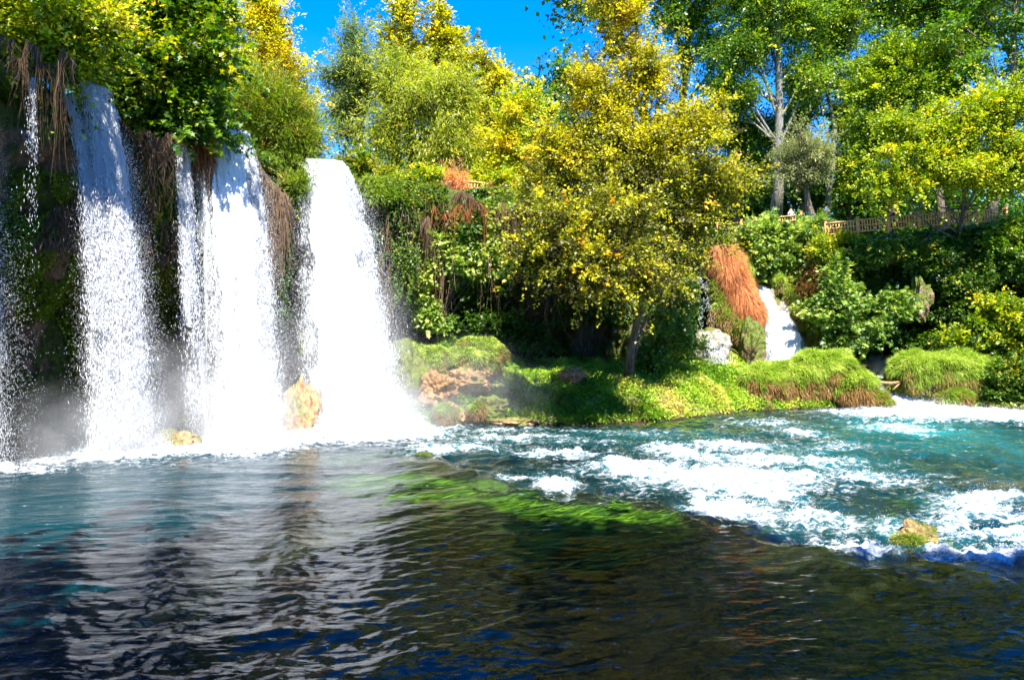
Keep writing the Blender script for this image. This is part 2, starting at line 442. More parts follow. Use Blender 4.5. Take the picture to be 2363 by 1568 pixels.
def build_cliff():
    s = np.concatenate([np.linspace(0, 120, 1000), np.linspace(120, SL[-1], 80)[1:]])
    t = np.linspace(0, 1, 130)
    S, Tt = np.meshgrid(s, t, indexing='ij')
    P = cliff_pt(S, Tt)
    rim = P[:, -1]
    d = unit(rim[:, :2] - CEN)
    rows = []
    for dist, up in ((0.6, 0.15), (1.5, 0.2), (3, 0.3), (6, 0.5), (12, 0.7), (25, 1.2), (60, 2.5), (160, 3), (500, 3), (1500, 3)):
        q = rim.copy(); q[:, :2] += d * dist; q[:, 2] += up
        if dist < 100: q[:, 2] += 0.25 * fbm(q[:, 0] / 3, q[:, 1] / 3, octv=3, seed=21)
        rows.append(q)
    P = np.concatenate([P, np.stack(rows, 1)], 1)
    a, b = P.shape[:2]
    i = np.arange(a - 1)[:, None] * b; j = np.arange(b - 1)[None]
    Q = np.stack([i + j, i + b + j, i + b + j + 1, i + j + 1], -1).reshape(-1, 4)
    o = mesh_obj('cliff_terrain', P.reshape(-1, 3), Q, M['cliff'], smooth=True)
    tag(o, kind='structure', label='dark tufa cliff and wooded plateau around the pool')
build_cliff()

# ------------------------------------------------------------------ river bed and grassy bank
_wl = np.array([(-30, 60), (-9, 60), (-7.2, 35.5), (-6.0, 33.6), (-4.4, 32.9), (-1.8, 33.8), (2.5, 33.6), (4.8, 33.6), (7.3, 34.6), (10.5, 36.6), (13.9, 39.0), (20.0, 40.4),
                (22.5, 41.2), (24.0, 44.5), (25.4, 43.0), (27.0, 40.8), (30, 40.3), (36, 39), (44, 34), (60, 20)], float)
def ground_z(x, y):
    yw = np.interp(x, _wl[:, 0], _wl[:, 1])
    d = y - yw
    hmax = np.interp(x, [-7, -4, -1, 1, 6, 12, 16, 22, 30], [2.6, 3.6, 3.3, 2.2, 2.1, 2.4, 2.6, 2.2, 2.4])
    up = hmax * (1 - np.exp(-np.clip(d, 0, 50) / 2.4)) + 0.04 * np.clip(d, 0, 50)
    up = up + sstep(0, 1.5, d) * (0.28 * fbm(x / 1.6, y / 1.6, octv=4, seed=31))
    deep = np.interp(x, [-25, -8, -2, 3, 12, 40], [3.4, 3.0, 1.3, 0.8, 0.75, 0.9])
    near = np.interp(y, [0, 12, 20, 33], [1.5, 1.05, 0.75, 0.9])
    dn = -deep * near * (1 - np.exp(np.clip(d, -60, 0) / 1.6)) - 0.03
    dn = dn + 0.28 * fbm(x / 1.9, y / 1.4, octv=4, seed=37) * sstep(0, -2.5, d)
    return np.where(d > 0, up, np.minimum(dn, -0.05))
def build_ground():
    x = np.linspace(-30, 52, 560); y = np.linspace(-4, 56, 420)
    X, Y = np.meshgrid(x, y, indexing='ij')
    Z = ground_z(X, Y)
    b = len(y)
    i = np.arange(len(x) - 1)[:, None] * b; j = np.arange(b - 1)[None]
    Q = np.stack([i + j, i + b + j, i + b + j + 1, i + j + 1], -1).reshape(-1, 4)
    o = mesh_obj('ground', np.stack([X, Y, Z], -1).reshape(-1, 3), Q, M['ground'], smooth=True)
    tag(o, kind='structure', label='grassy river bank and stony river bed')
build_ground()

# ------------------------------------------------------------------ river surface
def on_water(px, py):
    Y = CAMZ * FPX / (py - HZ)
    return (px - 1181.5) / FPX * Y, Y
FOAM = [  # px, py, rx, ry, strength
    (0, 1086, 150, 12, 1.2), (130, 1062, 100, 12, 1.1), (300, 1048, 130, 20, 1.6), (430, 1040, 120, 14, 1.2), (570, 1022, 150, 26, 1.7), (700, 1012, 130, 22, 1.4), (840, 992, 170, 28, 1.8), (960, 1000, 80, 18, 1.3),
    (1050, 1035, 130, 14, 0.85), (990, 1044, 60, 8, 1.0), (1180, 1012, 160, 9, 0.62), (1300, 1049, 110, 7, 0.95), (1130, 992, 150, 6, 0.7),
    (1650, 1108, 190, 34, 1.5), (1450, 1082, 130, 20, 1.15), (1275, 1122, 42, 22, 1.5), (1200, 1100, 50, 10, 0.8), (1690, 1182, 100, 30, 1.4), (1620, 1165, 50, 25, 1.1), (1560, 1045, 70, 20, 1.1), (1700, 1030, 90, 16, 1.1), (1640, 1062, 140, 20, 0.8),
    (1890, 1068, 130, 18, 0.95), (1830, 1110, 110, 24, 1.0), (1760, 1135, 120, 30, 1.2), (1990, 1100, 80, 26, 0.75), (1850, 1000, 60, 12, 0.8), (2070, 990, 90, 11, 0.9), (2110, 1000, 40, 6, 0.9),
    (1880, 1200, 120, 34, 0.9), (1930, 1262, 120, 22, 1.1), (2060, 1225, 60, 26, 0.8), (2240, 1172, 90, 26, 1.0), (2210, 1225, 110, 24, 0.8), (2310, 1292, 130, 24, 1.35), (2180, 1285, 80, 18, 1.1), (2345, 1245, 50, 26, 1.1), (2340, 1190, 50, 22, 0.8), (2290, 1155, 90, 18, 1.1), (2200, 1200, 60, 16, 1.1), (1760, 1065, 90, 12, 1.1), (1700, 1250, 60, 8, 0.5),
    (2190, 957, 230, 14, 1.7), (2110, 930, 60, 24, 1.8), (2330, 965, 120, 14, 1.1), (1960, 950, 110, 4, 0.9), (1780, 978, 110, 7, 0.55), (1450, 1000, 200, 8, 0.5), (1330, 1020, 120, 8, 0.5), (1930, 1030, 120, 14, 0.6)]
_lip = np.array([on_water(*p) for p in ((930, 1055), (1060, 1075), (1180, 1118), (1270, 1152), (1400, 1140), (1500, 1160), (1590, 1208), (1760, 1262), (1950, 1292), (2120, 1308), (2240, 1330), (2363, 1335), (2800, 1340))])
def build_water():
    x = np.concatenate([np.linspace(-27, -16, 120, endpoint=False), np.linspace(-16, 20, 1050, endpoint=False), np.linspace(20, 34, 260, endpoint=False), np.linspace(34, 52, 60)])
    ys = [1.0]
    while ys[-1] < 47:
        yy = ys[-1]
        ys.append(yy + (0.12 if yy < 6 else min(max(yy * yy / 3335.0, 0.03), 0.16)))
    y = np.array(ys)
    X, Y = np.meshgrid(x, y, indexing='ij')
    lipy = np.interp(X, _lip[:, 0], _lip[:, 1]) + 0.55 * fbm(X / 1.6, X * 0, octv=3, seed=49)
    foam = np.zeros_like(X)
    wx = X + 0.35 * fbm(X / 1.3, Y / 1.3, octv=3, seed=51); wy = Y + 0.45 * fbm(X / 1.3, Y / 1.3, octv=3, seed=57)
    for px, py, rx, ry, st in FOAM:
        cx, cy = on_water(px, py)
        sx = rx * cy / FPX; sy = ry * cy * cy / (CAMZ * FPX)
        r2 = ((wx - cx) / sx) ** 2 + ((wy - cy) / sy) ** 2
        foam = np.maximum(foam, st * np.exp(-r2 * 0.9))
    rightness = sstep(-6.5, -2.5, X)
    beyond = sstep(-0.3, 0.7, Y - lipy) * rightness
    foam = foam * np.where(X > -3.2, sstep(-0.3, 0.25, Y - lipy + 0.35 * fbm(X / 0.5, Y / 0.5, octv=3, seed=95)), 1)
    # streaky scattered foam through the rapids
    st = 1 - np.abs(fbm(X / 1.5, Y / 0.9, octv=4, seed=61))
    rap = beyond * sstep(42, 36, Y)
    foam = foam + rap * 0.42 * np.clip((st - 0.72) * 4, 0, 1) * (0.5 + 0.5 * fbm(X / 4, Y / 3, octv=2, seed=63))
    # waves
    ang = 0.10 + 0.30 * sstep(-9, 1, X)
    ca, sa = np.cos(ang), np.sin(ang)
    U = X * ca + Y * sa; Vv = -X * sa + Y * ca
    warp = 0.5 * fbm(U / 4, Vv / 4, octv=2, seed=71)
    calm = 0.026 * fbm(U / 2.6 + warp, Vv / 0.75 + warp, octv=3, seed=73) + 0.007 * fbm(U / 0.55, Vv / 0.22, octv=3, seed=77) + 0.035 * noise(U / 6, Vv / 2.4, seed=79)
    calm = calm + sstep(19, 11, Y) * 0.013 * (1 - 0.65 * sstep(-2, 3, X)) * fbm(U / 0.62 + 0.8 * warp, Vv / 0.30 + warp, octv=2, seed=97)
    rough = 0.20 * (1 - np.abs(fbm(X / 1.7, Y / 1.1, octv=3, seed=81))) + 0.085 * fbm(X / 0.55, Y / 0.45, octv=4, seed=83) - 0.12
    fo = np.clip(foam, 0, 1.3)
    H = calm * (1 - 0.7 * rap) + rap * rough * 0.62 + fo * (0.13 * np.abs(fbm(X / 0.5, Y / 0.42, octv=5, seed=87, gain=0.6)) + 0.06)
    lipw = rightness * (0.17 * sstep(0.8, -0.8, Y - lipy + 0.5 * fbm(X / 0.8, Y / 0.8, octv=2, seed=91)) * np.exp(-np.clip(lipy - Y, 0, 30) / 3.5) - 0.08 * (0.5 + noise(X / 1.1, X * 0, seed=93)) * np.exp(-((Y - lipy - 0.12) / 0.3) ** 2))
    H = H + lipw
    gz = ground_z(X, Y)
    depth = np.clip(H - gz, 0, 5)
    turb = 1 - np.exp(-depth * (0.09 + 0.60 * sstep(-3, -13, X) + 0.30 * rap * sstep(1, 12, X) + 0.20 * rap))
    turb = np.clip(turb + 0.45 * np.clip(fo, 0, 1) * beyond + 0.3 * np.clip(fo, 0, 1) * sstep(18, 26, Y), 0, 0.97)
    tq = 0.30 * np.clip(fo, 0, 1) * rap
    for px, py, rx, ry, s_ in ((2200, 1010, 260, 50, 0.75), (1900, 1060, 330, 60, 0.30), (150, 1190, 330, 120, 0.04), (1500, 1010, 300, 25, 0.3), (2330, 1080, 150, 50, 0.35)):
        cx, cy = on_water(px, py)
        r2 = ((X - cx) / (rx * cy / FPX)) ** 2 + ((Y - cy) / (ry * cy * cy / (CAMZ * FPX))) ** 2
        tq = np.maximum(tq, s_ * np.exp(-r2))
    b = len(y)
    i = np.arange(len(x) - 1)[:, None] * b; j = np.arange(b - 1)[None]
    keep = (gz < H + 0.3)
    kq = (keep[:-1, :-1] | keep[1:, 1:]).ravel()
    Q = np.stack([i + j, i + b + j, i + b + j + 1, i + j + 1], -1).reshape(-1, 4)[kq]
    o = mesh_obj('river_water', np.stack([X, Y, H], -1).reshape(-1, 3), Q, M['water'], smooth=True, vattr={'foam': foam, 'turb': turb, 'turq': tq})
    tag(o, kind='structure', label='river surface, dark and smooth near, white rapids beyond')
    return X, Y, H, foam
WX, WY, WH, WF = build_water()

# ------------------------------------------------------------------ leaves
def cards(P, D, Nn, L, W, shape='leaf'):
    """P base points, D length direction, Nn rough normal, L length, W width -> V, faces (list), face multiplicity"""
    D = unit(D); S = unit(np.cross(D, Nn)); Nn = np.cross(S, D)
    n = len(P)
    L = np.broadcast_to(np.asarray(L, float), (n,))[:, None]; W = np.broadcast_to(np.asarray(W, float), (n,))[:, None]
    if shape == 'leaf':
        mid = P + D * L * 0.42
        V = np.stack([P, mid + S * W * 0.5 + Nn * W * 0.12, P + D * L, mid - S * W * 0.5 + Nn * W * 0.12], 1)
        F = np.arange(n * 4).reshape(n, 4)
        return V.reshape(-1, 3), F, 1
    if shape == 'lobed':
        pts = [(0, 0), (0.10, 0.42), (0.36, 0.20), (0.62, 0.50), (0.60, 0.17), (1.0, 0.0), (0.60, -0.17), (0.62, -0.50), (0.36, -0.20), (0.10, -0.42)]
        V = np.stack([P + D * L * a + S * W * b + Nn * W * 0.14 * abs(b) * 2 for a, b in pts], 1)
        F = np.arange(n * 10).reshape(n, 10)
        F = F[:, [[0, 1, 2, 9], [9, 2, 8, 9]][0]]
        base = np.arange(n)[:, None] * 10
        q = np.concatenate([base + np.array([[0, 1, 2, 8]]), base + np.array([[0, 8, 9, 9]]), base + np.array([[2, 3, 4, 6]]), base + np.array([[2, 6, 7, 8]])])
        tri = np.concatenate([base + np.array([[0, 1, 2]]), base + np.array([[0, 2, 8]]), base + np.array([[0, 8, 9]]), base + np.array([[2, 3, 4]]), base + np.array([[2, 4, 6]]), base + np.array([[2, 6, 8]]), base + np.array([[6, 7, 8]]), base + np.array([[4, 5, 6]])])
        return V.reshape(-1, 3), tri, 8
    if shape == 'blade':      # two segments bending over
        mid = P + D * L * 0.5 + Nn * 0
        dr = np.array([0, 0, -1.0])
        tip = mid + unit(D + dr * 0.7) * L * 0.5
        V = np.stack([P - S * W * 0.5, P + S * W * 0.5, mid + S * W * 0.4, mid - S * W * 0.4, tip], 1)
        base = np.arange(n)[:, None] * 5
        return V.reshape(-1, 3), (base + np.array([[0, 1, 2, 3]]), base + np.array([[3, 2, 4]])), 1
def card_obj(name, P, D, Nn, L, W, tint, mat, parent=None, shape='leaf', origin=None):
    V, F, mult = cards(P, D, Nn, L, W, shape)
    if shape == 'blade':
        return mesh_obj(name, V, list(F), mat, parent, tint=np.concatenate([tint, tint]), origin=origin)
    return mesh_obj(name, V, F, mat, parent, tint=np.tile(tint, mult), origin=origin)

def rdir(n, rng):
    return unit(rng.normal(size=(n, 3)))

def crown_points(ells, Y, nclump, depth, rng, shell=0.5):
    """clump centres inside a union of ellipsoids given in picture units at distance Y"""
    ar = np.array([e[2] * e[3] for e in ells], float)
    pick = rng.choice(len(ells), nclump, p=ar / ar.sum())
    e = np.array([list(x[:4]) + [x[4] if len(x) > 4 else 0.0] for x in ells])[pick]
    u = rdir(nclump, rng)
    u = u * (rng.random(nclump)[:, None] ** shell) * (1.0 + 0.55 * noise(u[:, 0] * 2.8 + pick * 7, u[:, 1] * 2.8, u[:, 2] * 2.8, seed=5))[:, None]
    u *= np.where(rng.random(nclump) < 0.12, 1.0 + 0.3 * rng.random(nclump), 1.0)[:, None]
    sc = Y / FPX
    yy = e[:, 4] + Y
    c = np.stack([(e[:, 0] - 1181.5) / FPX * yy, yy, CAMZ - (e[:, 1] - HZ) / FPX * yy], -1)
    r = np.stack([e[:, 2] * sc, np.minimum(e[:, 2], e[:, 3]) * sc * depth, e[:, 3] * sc], -1)
    ctr = c.mean(0)
    return c + u * r, unit(u + unit(c - ctr) * 0.3)

def add_sprigs(P, D, nn, tt, C, U, rng, m, ln, up=0.35, per=22):
    """thin shoots of leaves that stick out of the crown"""
    if m <= 0: return P, D, nn, tt
    r = np.linalg.norm((C - C.mean(0)) / (C.std(0) + 1e-6), axis=1)
    i = rng.choice(len(C), m, p=r ** 2 / (r ** 2).sum())
    d = unit(U[i] + np.array([0, 0, up]) + rng.normal(size=(m, 3)) * 0.35)
    l = ln * (0.5 + rng.random(m))
    t = rng.random((m, per))
    q = C[i][:, None] + d[:, None] * (l[:, None] * (0.25 + t))[..., None]
    q[..., 2] -= 0.22 * (l[:, None] * t) ** 2
    q = (q + rng.normal(size=q.shape) * 0.07).reshape(-1, 3); n = len(q)
    dd = unit(np.repeat(d, per, 0) * 0.8 + rng.normal(size=(n, 3)) * 0.6)
    n2 = unit(np.array([0, -0.3, 0.8]) + rng.normal(size=(n, 3)) * 0.5)
    t2 = np.repeat(tt[rng.integers(0, len(tt), m)], per) + rng.normal(size=n) * 0.08
    return np.concatenate([P, q]), np.concatenate([D, dd]), np.concatenate([nn, n2]), np.concatenate([tt, t2])

def make_tree(name, label, cat, base, top, ells, Y, mat, barkm, n=20000, leaf=0.18, nclump=None, crad=0.7, depth=0.9,
              narrow=0.75, shape='leaf', tint=(0.5, 0.22), topyellow=0.0, droop=0.0, trunk_r=0.3, limbs=18, seed=1, group=None, lean=None, parts=True, extra_stems=(), fmin=0.25):
    rng = np.random.default_rng(seed)
    base = np.asarray(base, float); top = np.asarray(top, float)
    e = empty(name, base, label, cat, group)
    nclump = nclump or max(40, n // 70)
    C, U = crown_points(ells, Y, nclump, depth, rng)
    C = C + 0.5 * crad * np.stack([fbm(C[:, 0] / 2, C[:, 2] / 2, octv=2, seed=seed), 0 * C[:, 0], fbm(C[:, 0] / 2 + 9, C[:, 2] / 2, octv=2, seed=seed + 3)], -1)
    w = rng.gamma(1.6, 1.0, nclump); w /= w.sum()
    k = rng.choice(nclump, n, p=w)
    cr = crad * (0.5 + 0.9 * rng.random(nclump))
    off = rng.normal(size=(n, 3)) * np.array([0.5, 0.5, 0.34])
    off /= np.maximum(1, np.linalg.norm(off, axis=1, keepdims=True) / 1.15)
    P = C[k] + off * cr[k][:, None]
    P[:, 2] -= droop * np.abs(rng.normal(size=n)) * cr[k] * 1.2
    nn = unit(U[k] * 0.35 + np.array([0, -0.15, 0.9]) + rng.normal(size=(n, 3)) * 0.55)
    D = unit(unit(off) * 0.8 + U[k] * 0.4 + np.array([0, 0, -0.35 - droop]) + rng.normal(size=(n, 3)) * 0.4)
    ct = rng.normal(size=nclump) * tint[1] * 0.75
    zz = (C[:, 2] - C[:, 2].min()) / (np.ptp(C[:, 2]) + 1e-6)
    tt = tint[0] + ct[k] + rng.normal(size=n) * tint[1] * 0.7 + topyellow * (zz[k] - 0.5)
    P, D, nn, tt = add_sprigs(P, D, nn, tt, C, U, rng, n // 130, crad * 1.9)
    L = leaf * (0.55 + 0.9 * rng.random(len(P)) ** 1.3)
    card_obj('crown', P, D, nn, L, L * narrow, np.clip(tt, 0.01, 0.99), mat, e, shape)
    # trunk and limbs
    mb = MB()
    m = 9
    tpar = np.linspace(0, 1, m)
    def stem(b, t_, r0, r1, wob, sd_):
        t2 = tpar[:, None]
        p = b + (t_ - b) * t2
        ln = np.linalg.norm(t_ - b)
        p = p + wob * ln * np.stack([noise(tpar * 3 + sd_, tpar * 0, seed=sd_) , noise(tpar * 3 + 7 + sd_, tpar * 0, seed=sd_ + 1), 0 * tpar], -1) * np.sin(tpar * math.pi)[:, None]
        r = r0 + (r1 - r0) * tpar; r[0] *= 1.35
        mb.tube(p, r, 9, 0.18, sd_)
        return p, r
    tp, tr = stem(base, top, trunk_r, trunk_r * 0.35, 0.04, seed)
    for q, (b2, t2, r2) in enumerate(extra_stems):
        stem(np.asarray(b2, float), np.asarray(t2, float), r2, r2 * 0.4, 0.05, seed + 5 + q)
    far = np.argsort(-w)[:limbs * 3]
    sel = rng.choice(far, min(limbs, len(far)), replace=False)
    for q in sel:
        c = C[q]
        f = np.clip((c[2] - tp[0, 2]) / (tp[-1, 2] - tp[0, 2] + 1e-6) - 0.25 * rng.random() - 0.1, fmin, 0.95)
        b = np.array([np.interp(f, tpar, tp[:, a]) for a in range(3)]); r0 = min(np.interp(f, tpar, tr) * 0.5, 0.16)
        t2 = np.linspace(0, 1, 6)[:, None]
        mid = (b + c) / 2 + np.array([0, 0, -0.1 * np.linalg.norm(c - b)]) + rng.normal(size=3) * 0.3
        p = (1 - t2) ** 2 * b + 2 * t2 * (1 - t2) * mid + t2 ** 2 * c
        mb.tube(p, np.linspace(r0, 0.02, 6), 6, 0.1, int(q))
        for _ in range(2):
            c2 = c + rng.normal(size=3) * crad * 0.8
            b2 = p[3 + _]
            mb.tube(np.stack([b2, (b2 + c2) / 2 + rng.normal(size=3) * 0.15, c2]), [0.05, 0.035, 0.015], 5)
    mb.build('trunk', barkm, e)
    return e

def ground_top(px, Y):
    return at(px, 0, Y)[:2]
def gp(px, Y, z):
    return np.array([(px - 1181.5) / FPX * Y, Y, z])

# --- trees of the left rim
make_tree('plane_tree', 'yellow-green plane tree overhanging the dark cliff in the top left corner', 'tree', gp(-60, 29, 14.2), gp(40, 27, 19.5),
          [(60, 50, 120, 60), (180, 50, 80, 60), (-60, 40, 120, 90), (80, 112, 130, 32), (20, -60, 170, 70), (185, 140, 45, 35), (20, 125, 60, 24)], 25, M['yellowgreen'], M['bark_dark'], n=52000, leaf=0.18, crad=0.8, tint=(0.50, 0.28), seed=11, shape='lobed')
make_tree('maple_tree', 'large-leaved green maple hanging over the cliff between the first two waterfalls', 'tree', gp(340, 31.5, 14.0), gp(380, 30.5, 19.5),
          [(400, 170, 100, 90), (300, 160, 80, 70), (450, 90, 65, 95), (370, 262, 100, 42), (455, 255, 50, 50), (240, 190, 45, 35), (410, 0, 90, 80), (340, 215, 110, 60), (300, 255, 50, 35), (400, 305, 70, 30), (350, 320, 40, 24), (450, 300, 36, 26)], 30, M['maple'], M['bark'], n=56000, leaf=0.26, crad=0.8, depth=0.6, narrow=0.95, shape='lobed', tint=(0.55, 0.24), topyellow=0.25, trunk_r=0.25, seed=12)
make_tree('dry_tree', 'half-dry brown twiggy tree between the yellow plane and the green maple, top left', 'tree', gp(250, 32, 14.1), gp(270, 31, 21),
          [(270, 50, 60, 60), (230, 0, 60, 50), (250, 120, 40, 50), (300, 90, 40, 40), (310, 10, 50, 50)], 30, M['brown'], M['bark'], n=11000, leaf=0.16, crad=0.6, tint=(0.62, 0.22), limbs=34, trunk_r=0.16, seed=13)
make_tree('plane_tree', 'tall golden plane tree with a pointed top, against the sky behind the second waterfall', 'tree', gp(620, 43, 14.1), gp(620, 42, 25.5),
          [(620, 130, 50, 90), (606, 50, 38, 60), (650, 210, 60, 60), (570, 200, 50, 70), (690, 285, 34, 50), (600, 10, 25, 30), (715, 320, 18, 40)], 42, M['plane'], M['bark'], n=44000, leaf=0.165, crad=0.7, tint=(0.6, 0.2), seed=14)
make_tree('plane_tree', 'golden and green plane tree behind the maple at the top left edge of the sky', 'tree', gp(490, 40, 14.1), gp(500, 39, 24),
          [(500, 60, 45, 60), (520, 140, 40, 60), (480, 10, 60, 50), (540, 20, 30, 30), (520, 230, 40, 50)], 38, M['yellowgreen'], M['bark'], n=13000, leaf=0.2, crad=0.7, tint=(0.68, 0.2), seed=15)

# --- willows and spires of the centre
make_tree('willow_tree', 'tall blue-green willow with brown twiggy heart against the sky beside the third waterfall', 'tree', gp(850, 50, 13.4), gp(825, 48, 26),
          [(822, 78, 26, 34), (812, 140, 52, 50), (800, 205, 44, 48), (838, 190, 40, 60), (790, 262, 30, 34), (770, 160, 22, 22), (800, 300, 26, 20)], 47, M['bluewillow'], M['bark'], n=30000, leaf=0.26, narrow=0.22, crad=0.7, droop=0.4, tint=(0.5, 0.25), limbs=40, trunk_r=0.16, seed=21)
make_tree('willow_tree', 'broad bright green willow with a thick dark trunk, centre of the plateau', 'tree', gp(940, 47, 13.3), gp(945, 46.5, 19.5),
          [(905, 165, 50, 50), (950, 235, 80, 70), (1030, 240, 60, 80), (890, 305, 66, 48), (985, 330, 80, 56), (1050, 340, 50, 56), (920, 370, 50, 30), (1040, 180, 40, 40)], 46, M['willow'], M['bark_dark'], n=58000, leaf=0.28, narrow=0.24, crad=0.8, droop=0.5, tint=(0.5, 0.22), limbs=22, trunk_r=0.5, seed=22)
for k, (px, els, sd_, lab) in enumerate((
        (927, [(925, 30, 24, 40), (925, 90, 38, 50), (945, 140, 44, 40), (905, 120, 25, 30)], 23, 'left one of two slender golden spire trees above the willow'),
        (1018, [(1012, 30, 18, 34), (1018, 90, 28, 46), (1040, 100, 18, 40), (1030, 160, 44, 40), (990, 140, 30, 30)], 24, 'right one of two slender golden spire trees above the willow'))):
    make_tree('plane_tree', lab, 'tree', gp(px, 58, 14), gp(px, 57, 32), els, 57, M['plane'], M['bark'], n=11000, leaf=0.26, crad=0.8, tint=(0.42, 0.22), topyellow=0.1, trunk_r=0.2, seed=sd_, group='slender golden trees above the willow')
make_tree('plane_tree', 'rounded golden plane tree at the right edge of the open sky', 'tree', gp(1110, 54, 13.6), gp(1115, 53, 26),
          [(1100, 135, 30, 40), (1130, 195, 44, 50), (1090, 260, 50, 60), (1150, 280, 36, 70), (1160, 170, 16, 26), (1110, 350, 60, 50)], 53, M['plane'], M['bark'], n=20000, leaf=0.25, crad=0.8, tint=(0.52, 0.2), seed=25)
make_tree('plane_tree', 'pale pinkish-yellow plane tree between the willow and the big yellow tree', 'tree', gp(1200, 46, 13.2), gp(1205, 46, 21.5),
          [(1200, 265, 60, 55), (1170, 335, 60, 60), (1240, 350, 70, 60), (1200, 420, 90, 40), (1130, 400, 40, 30)], 45, M['yellowgreen'], M['bark'], n=26000, leaf=0.2, crad=0.65, tint=(0.72, 0.2), seed=26)
make_tree('plane_tree', 'dark green tree peeping out in the gap left of the big yellow tree', 'tree', gp(1250, 62, 13.8), gp(1240, 62, 27),
          [(1225, 215, 24, 40), (1270, 260, 60, 80), (1290, 180, 40, 60)], 61, M['dark'], M['bark_dark'], n=7000, leaf=0.3, crad=0.9, seed=27)

# --- the big yellow plane tree standing on the bank
bt = gp(1450, 38.0, float(ground_z(np.array(6.62), np.array(38.0))) - 0.15)
make_tree('plane_tree', 'biggest tree, golden plane with a leaning trunk rooted on the grassy bank', 'tree', bt, gp(1492, 35.8, 16.5),
          [(1432, 60, 60, 70), (1490, 150, 80, 66), (1350, 190, 60, 60), (1430, 250, 120, 90), (1580, 300, 80, 90), (1270, 350, 50, 60), (1360, 390, 120, 90), (1510, 420, 150, 100), (1650, 430, 80, 56), (1700, 420, 36, 22), (1600, 500, 70, 60), (1420, 540, 120, 76), (1530, 600, 80, 70), (1290, 470, 80, 66), (1400, -30, 60, 60), (1540, 660, 50, 26), (1450, 340, 170, 90),
           (1290, 540, 70, 50, -4.2), (1400, 600, 80, 50, -4.5), (1235, 600, 46, 36, -4.0), (1480, 640, 70, 34, -4.0), (1350, 655, 50, 24, -4.5), (1420, 500, 90, 50, -4.0)],  # low forward boughs added so the crown's shadow reaches the bank
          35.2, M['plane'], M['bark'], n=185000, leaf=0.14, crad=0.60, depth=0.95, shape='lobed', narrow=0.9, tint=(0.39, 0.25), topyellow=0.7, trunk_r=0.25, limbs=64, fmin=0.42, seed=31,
          extra_stems=[(gp(1462, 38.4, 3.0), gp(1540, 37.6, 8.2), 0.09)])

# --- tall trees behind the terrace on the right
make_tree('broadleaf_tree', 'light green feathery tree filling the gap between the two pale poplar trunks', 'tree', gp(1845, 69, 14.5), gp(1845, 69, 28),
          [(1840, 260, 40, 40), (1860, 200, 36, 44), (1830, 320, 36, 40), (1980, 350, 40, 40), (1950, 260, 30, 40)], 68, M['poplar'], M['bark'], n=30000, leaf=0.22, crad=0.9, tint=(0.6, 0.2), seed=51)
make_tree('poplar_tree', 'tall poplar with a thick pale trunk rising behind the lattice fence', 'tree', gp(1790, 60, 14.4), gp(1795, 60, 41),
          [(1790, 60, 90, 80), (1700, 120, 60, 60), (1850, 170, 50, 60), (1760, -120, 150, 140), (1700, 220, 50, 40), (1850, 40, 60, 60), (1720, 10, 70, 60)], 60, M['poplar'], M['bark_pale'], n=95000, leaf=0.20, crad=1.0, tint=(0.55, 0.25), trunk_r=0.42, limbs=26, seed=41)
make_tree('poplar_tree', 'slimmer pale poplar just right of the thick-trunked one', 'tree', gp(1905, 64, 14.4), gp(1890, 64, 40),
          [(1915, 70, 60, 70), (1960, 180, 36, 60), (1930, -90, 90, 110), (1885, 180, 28, 50), (1960, 60, 50, 60)], 63, M['poplar'], M['bark_pale'], n=60000, leaf=0.20, crad=1.0, tint=(0.6, 0.25), trunk_r=0.28, limbs=20, seed=42)
make_tree('poplar_tree', 'dark leaning tree against blue sky right of the golden treetop', 'tree', gp(1570, 68, 14.6), gp(1600, 67, 42),
          [(1560, 40, 70, 50), (1640, 110, 44, 50), (1560, -80, 130, 80), (1620, 20, 60, 50), (1350, 12, 60, 26), (1460, -60, 100, 60), (1590, 140, 30, 40)], 66, M['dark'], M['bark'], n=40000, leaf=0.21, crad=1.0, tint=(0.7, 0.25), trunk_r=0.42, limbs=26, seed=43)
make_tree('chestnut_tree', 'dense round deep green tree above the fence, right of the poplars', 'tree', gp(2060, 57, 13.6), gp(2080, 57, 26),
          [(2090, 150, 90, 60), (2060, 230, 100, 70), (2140, 220, 70, 70), (2020, 300, 70, 60), (2100, 320, 80, 50), (1990, 400, 50, 44), (2160, 100, 40, 40)], 56, M['yellowgreen'], M['bark_dark'], n=80000, leaf=0.20, crad=0.85, tint=(0.42, 0.2), trunk_r=0.4, seed=44)
make_tree('poplar_tree', 'tall green tree along the top edge between the dense round tree and the corner', 'tree', gp(2170, 68, 14.5), gp(2160, 68, 42),
          [(2150, 20, 100, 70), (2060, 20, 70, 60), (2260, 60, 60, 80), (2150, -130, 180, 90), (2220, 130, 50, 50), (2040, 90, 40, 40)], 67, M['poplar'], M['bark'], n=80000, leaf=0.21, crad=1.1, tint=(0.48, 0.26), trunk_r=0.4, limbs=26, seed=45)
make_tree('poplar_tree', 'dark forked trunk with thin foliage at the top right corner', 'tree', gp(2285, 54, 13.2), gp(2345, 53, 31),
          [(2350, 40, 60, 60), (2260, 160, 40, 40), (2400, 140, 60, 90), (2330, -80, 150, 80), (2200, 60, 40, 40)], 53, M['dark'], M['bark'], n=13000, leaf=0.26, crad=0.9, tint=(0.7, 0.2), trunk_r=0.42, limbs=22, seed=46)
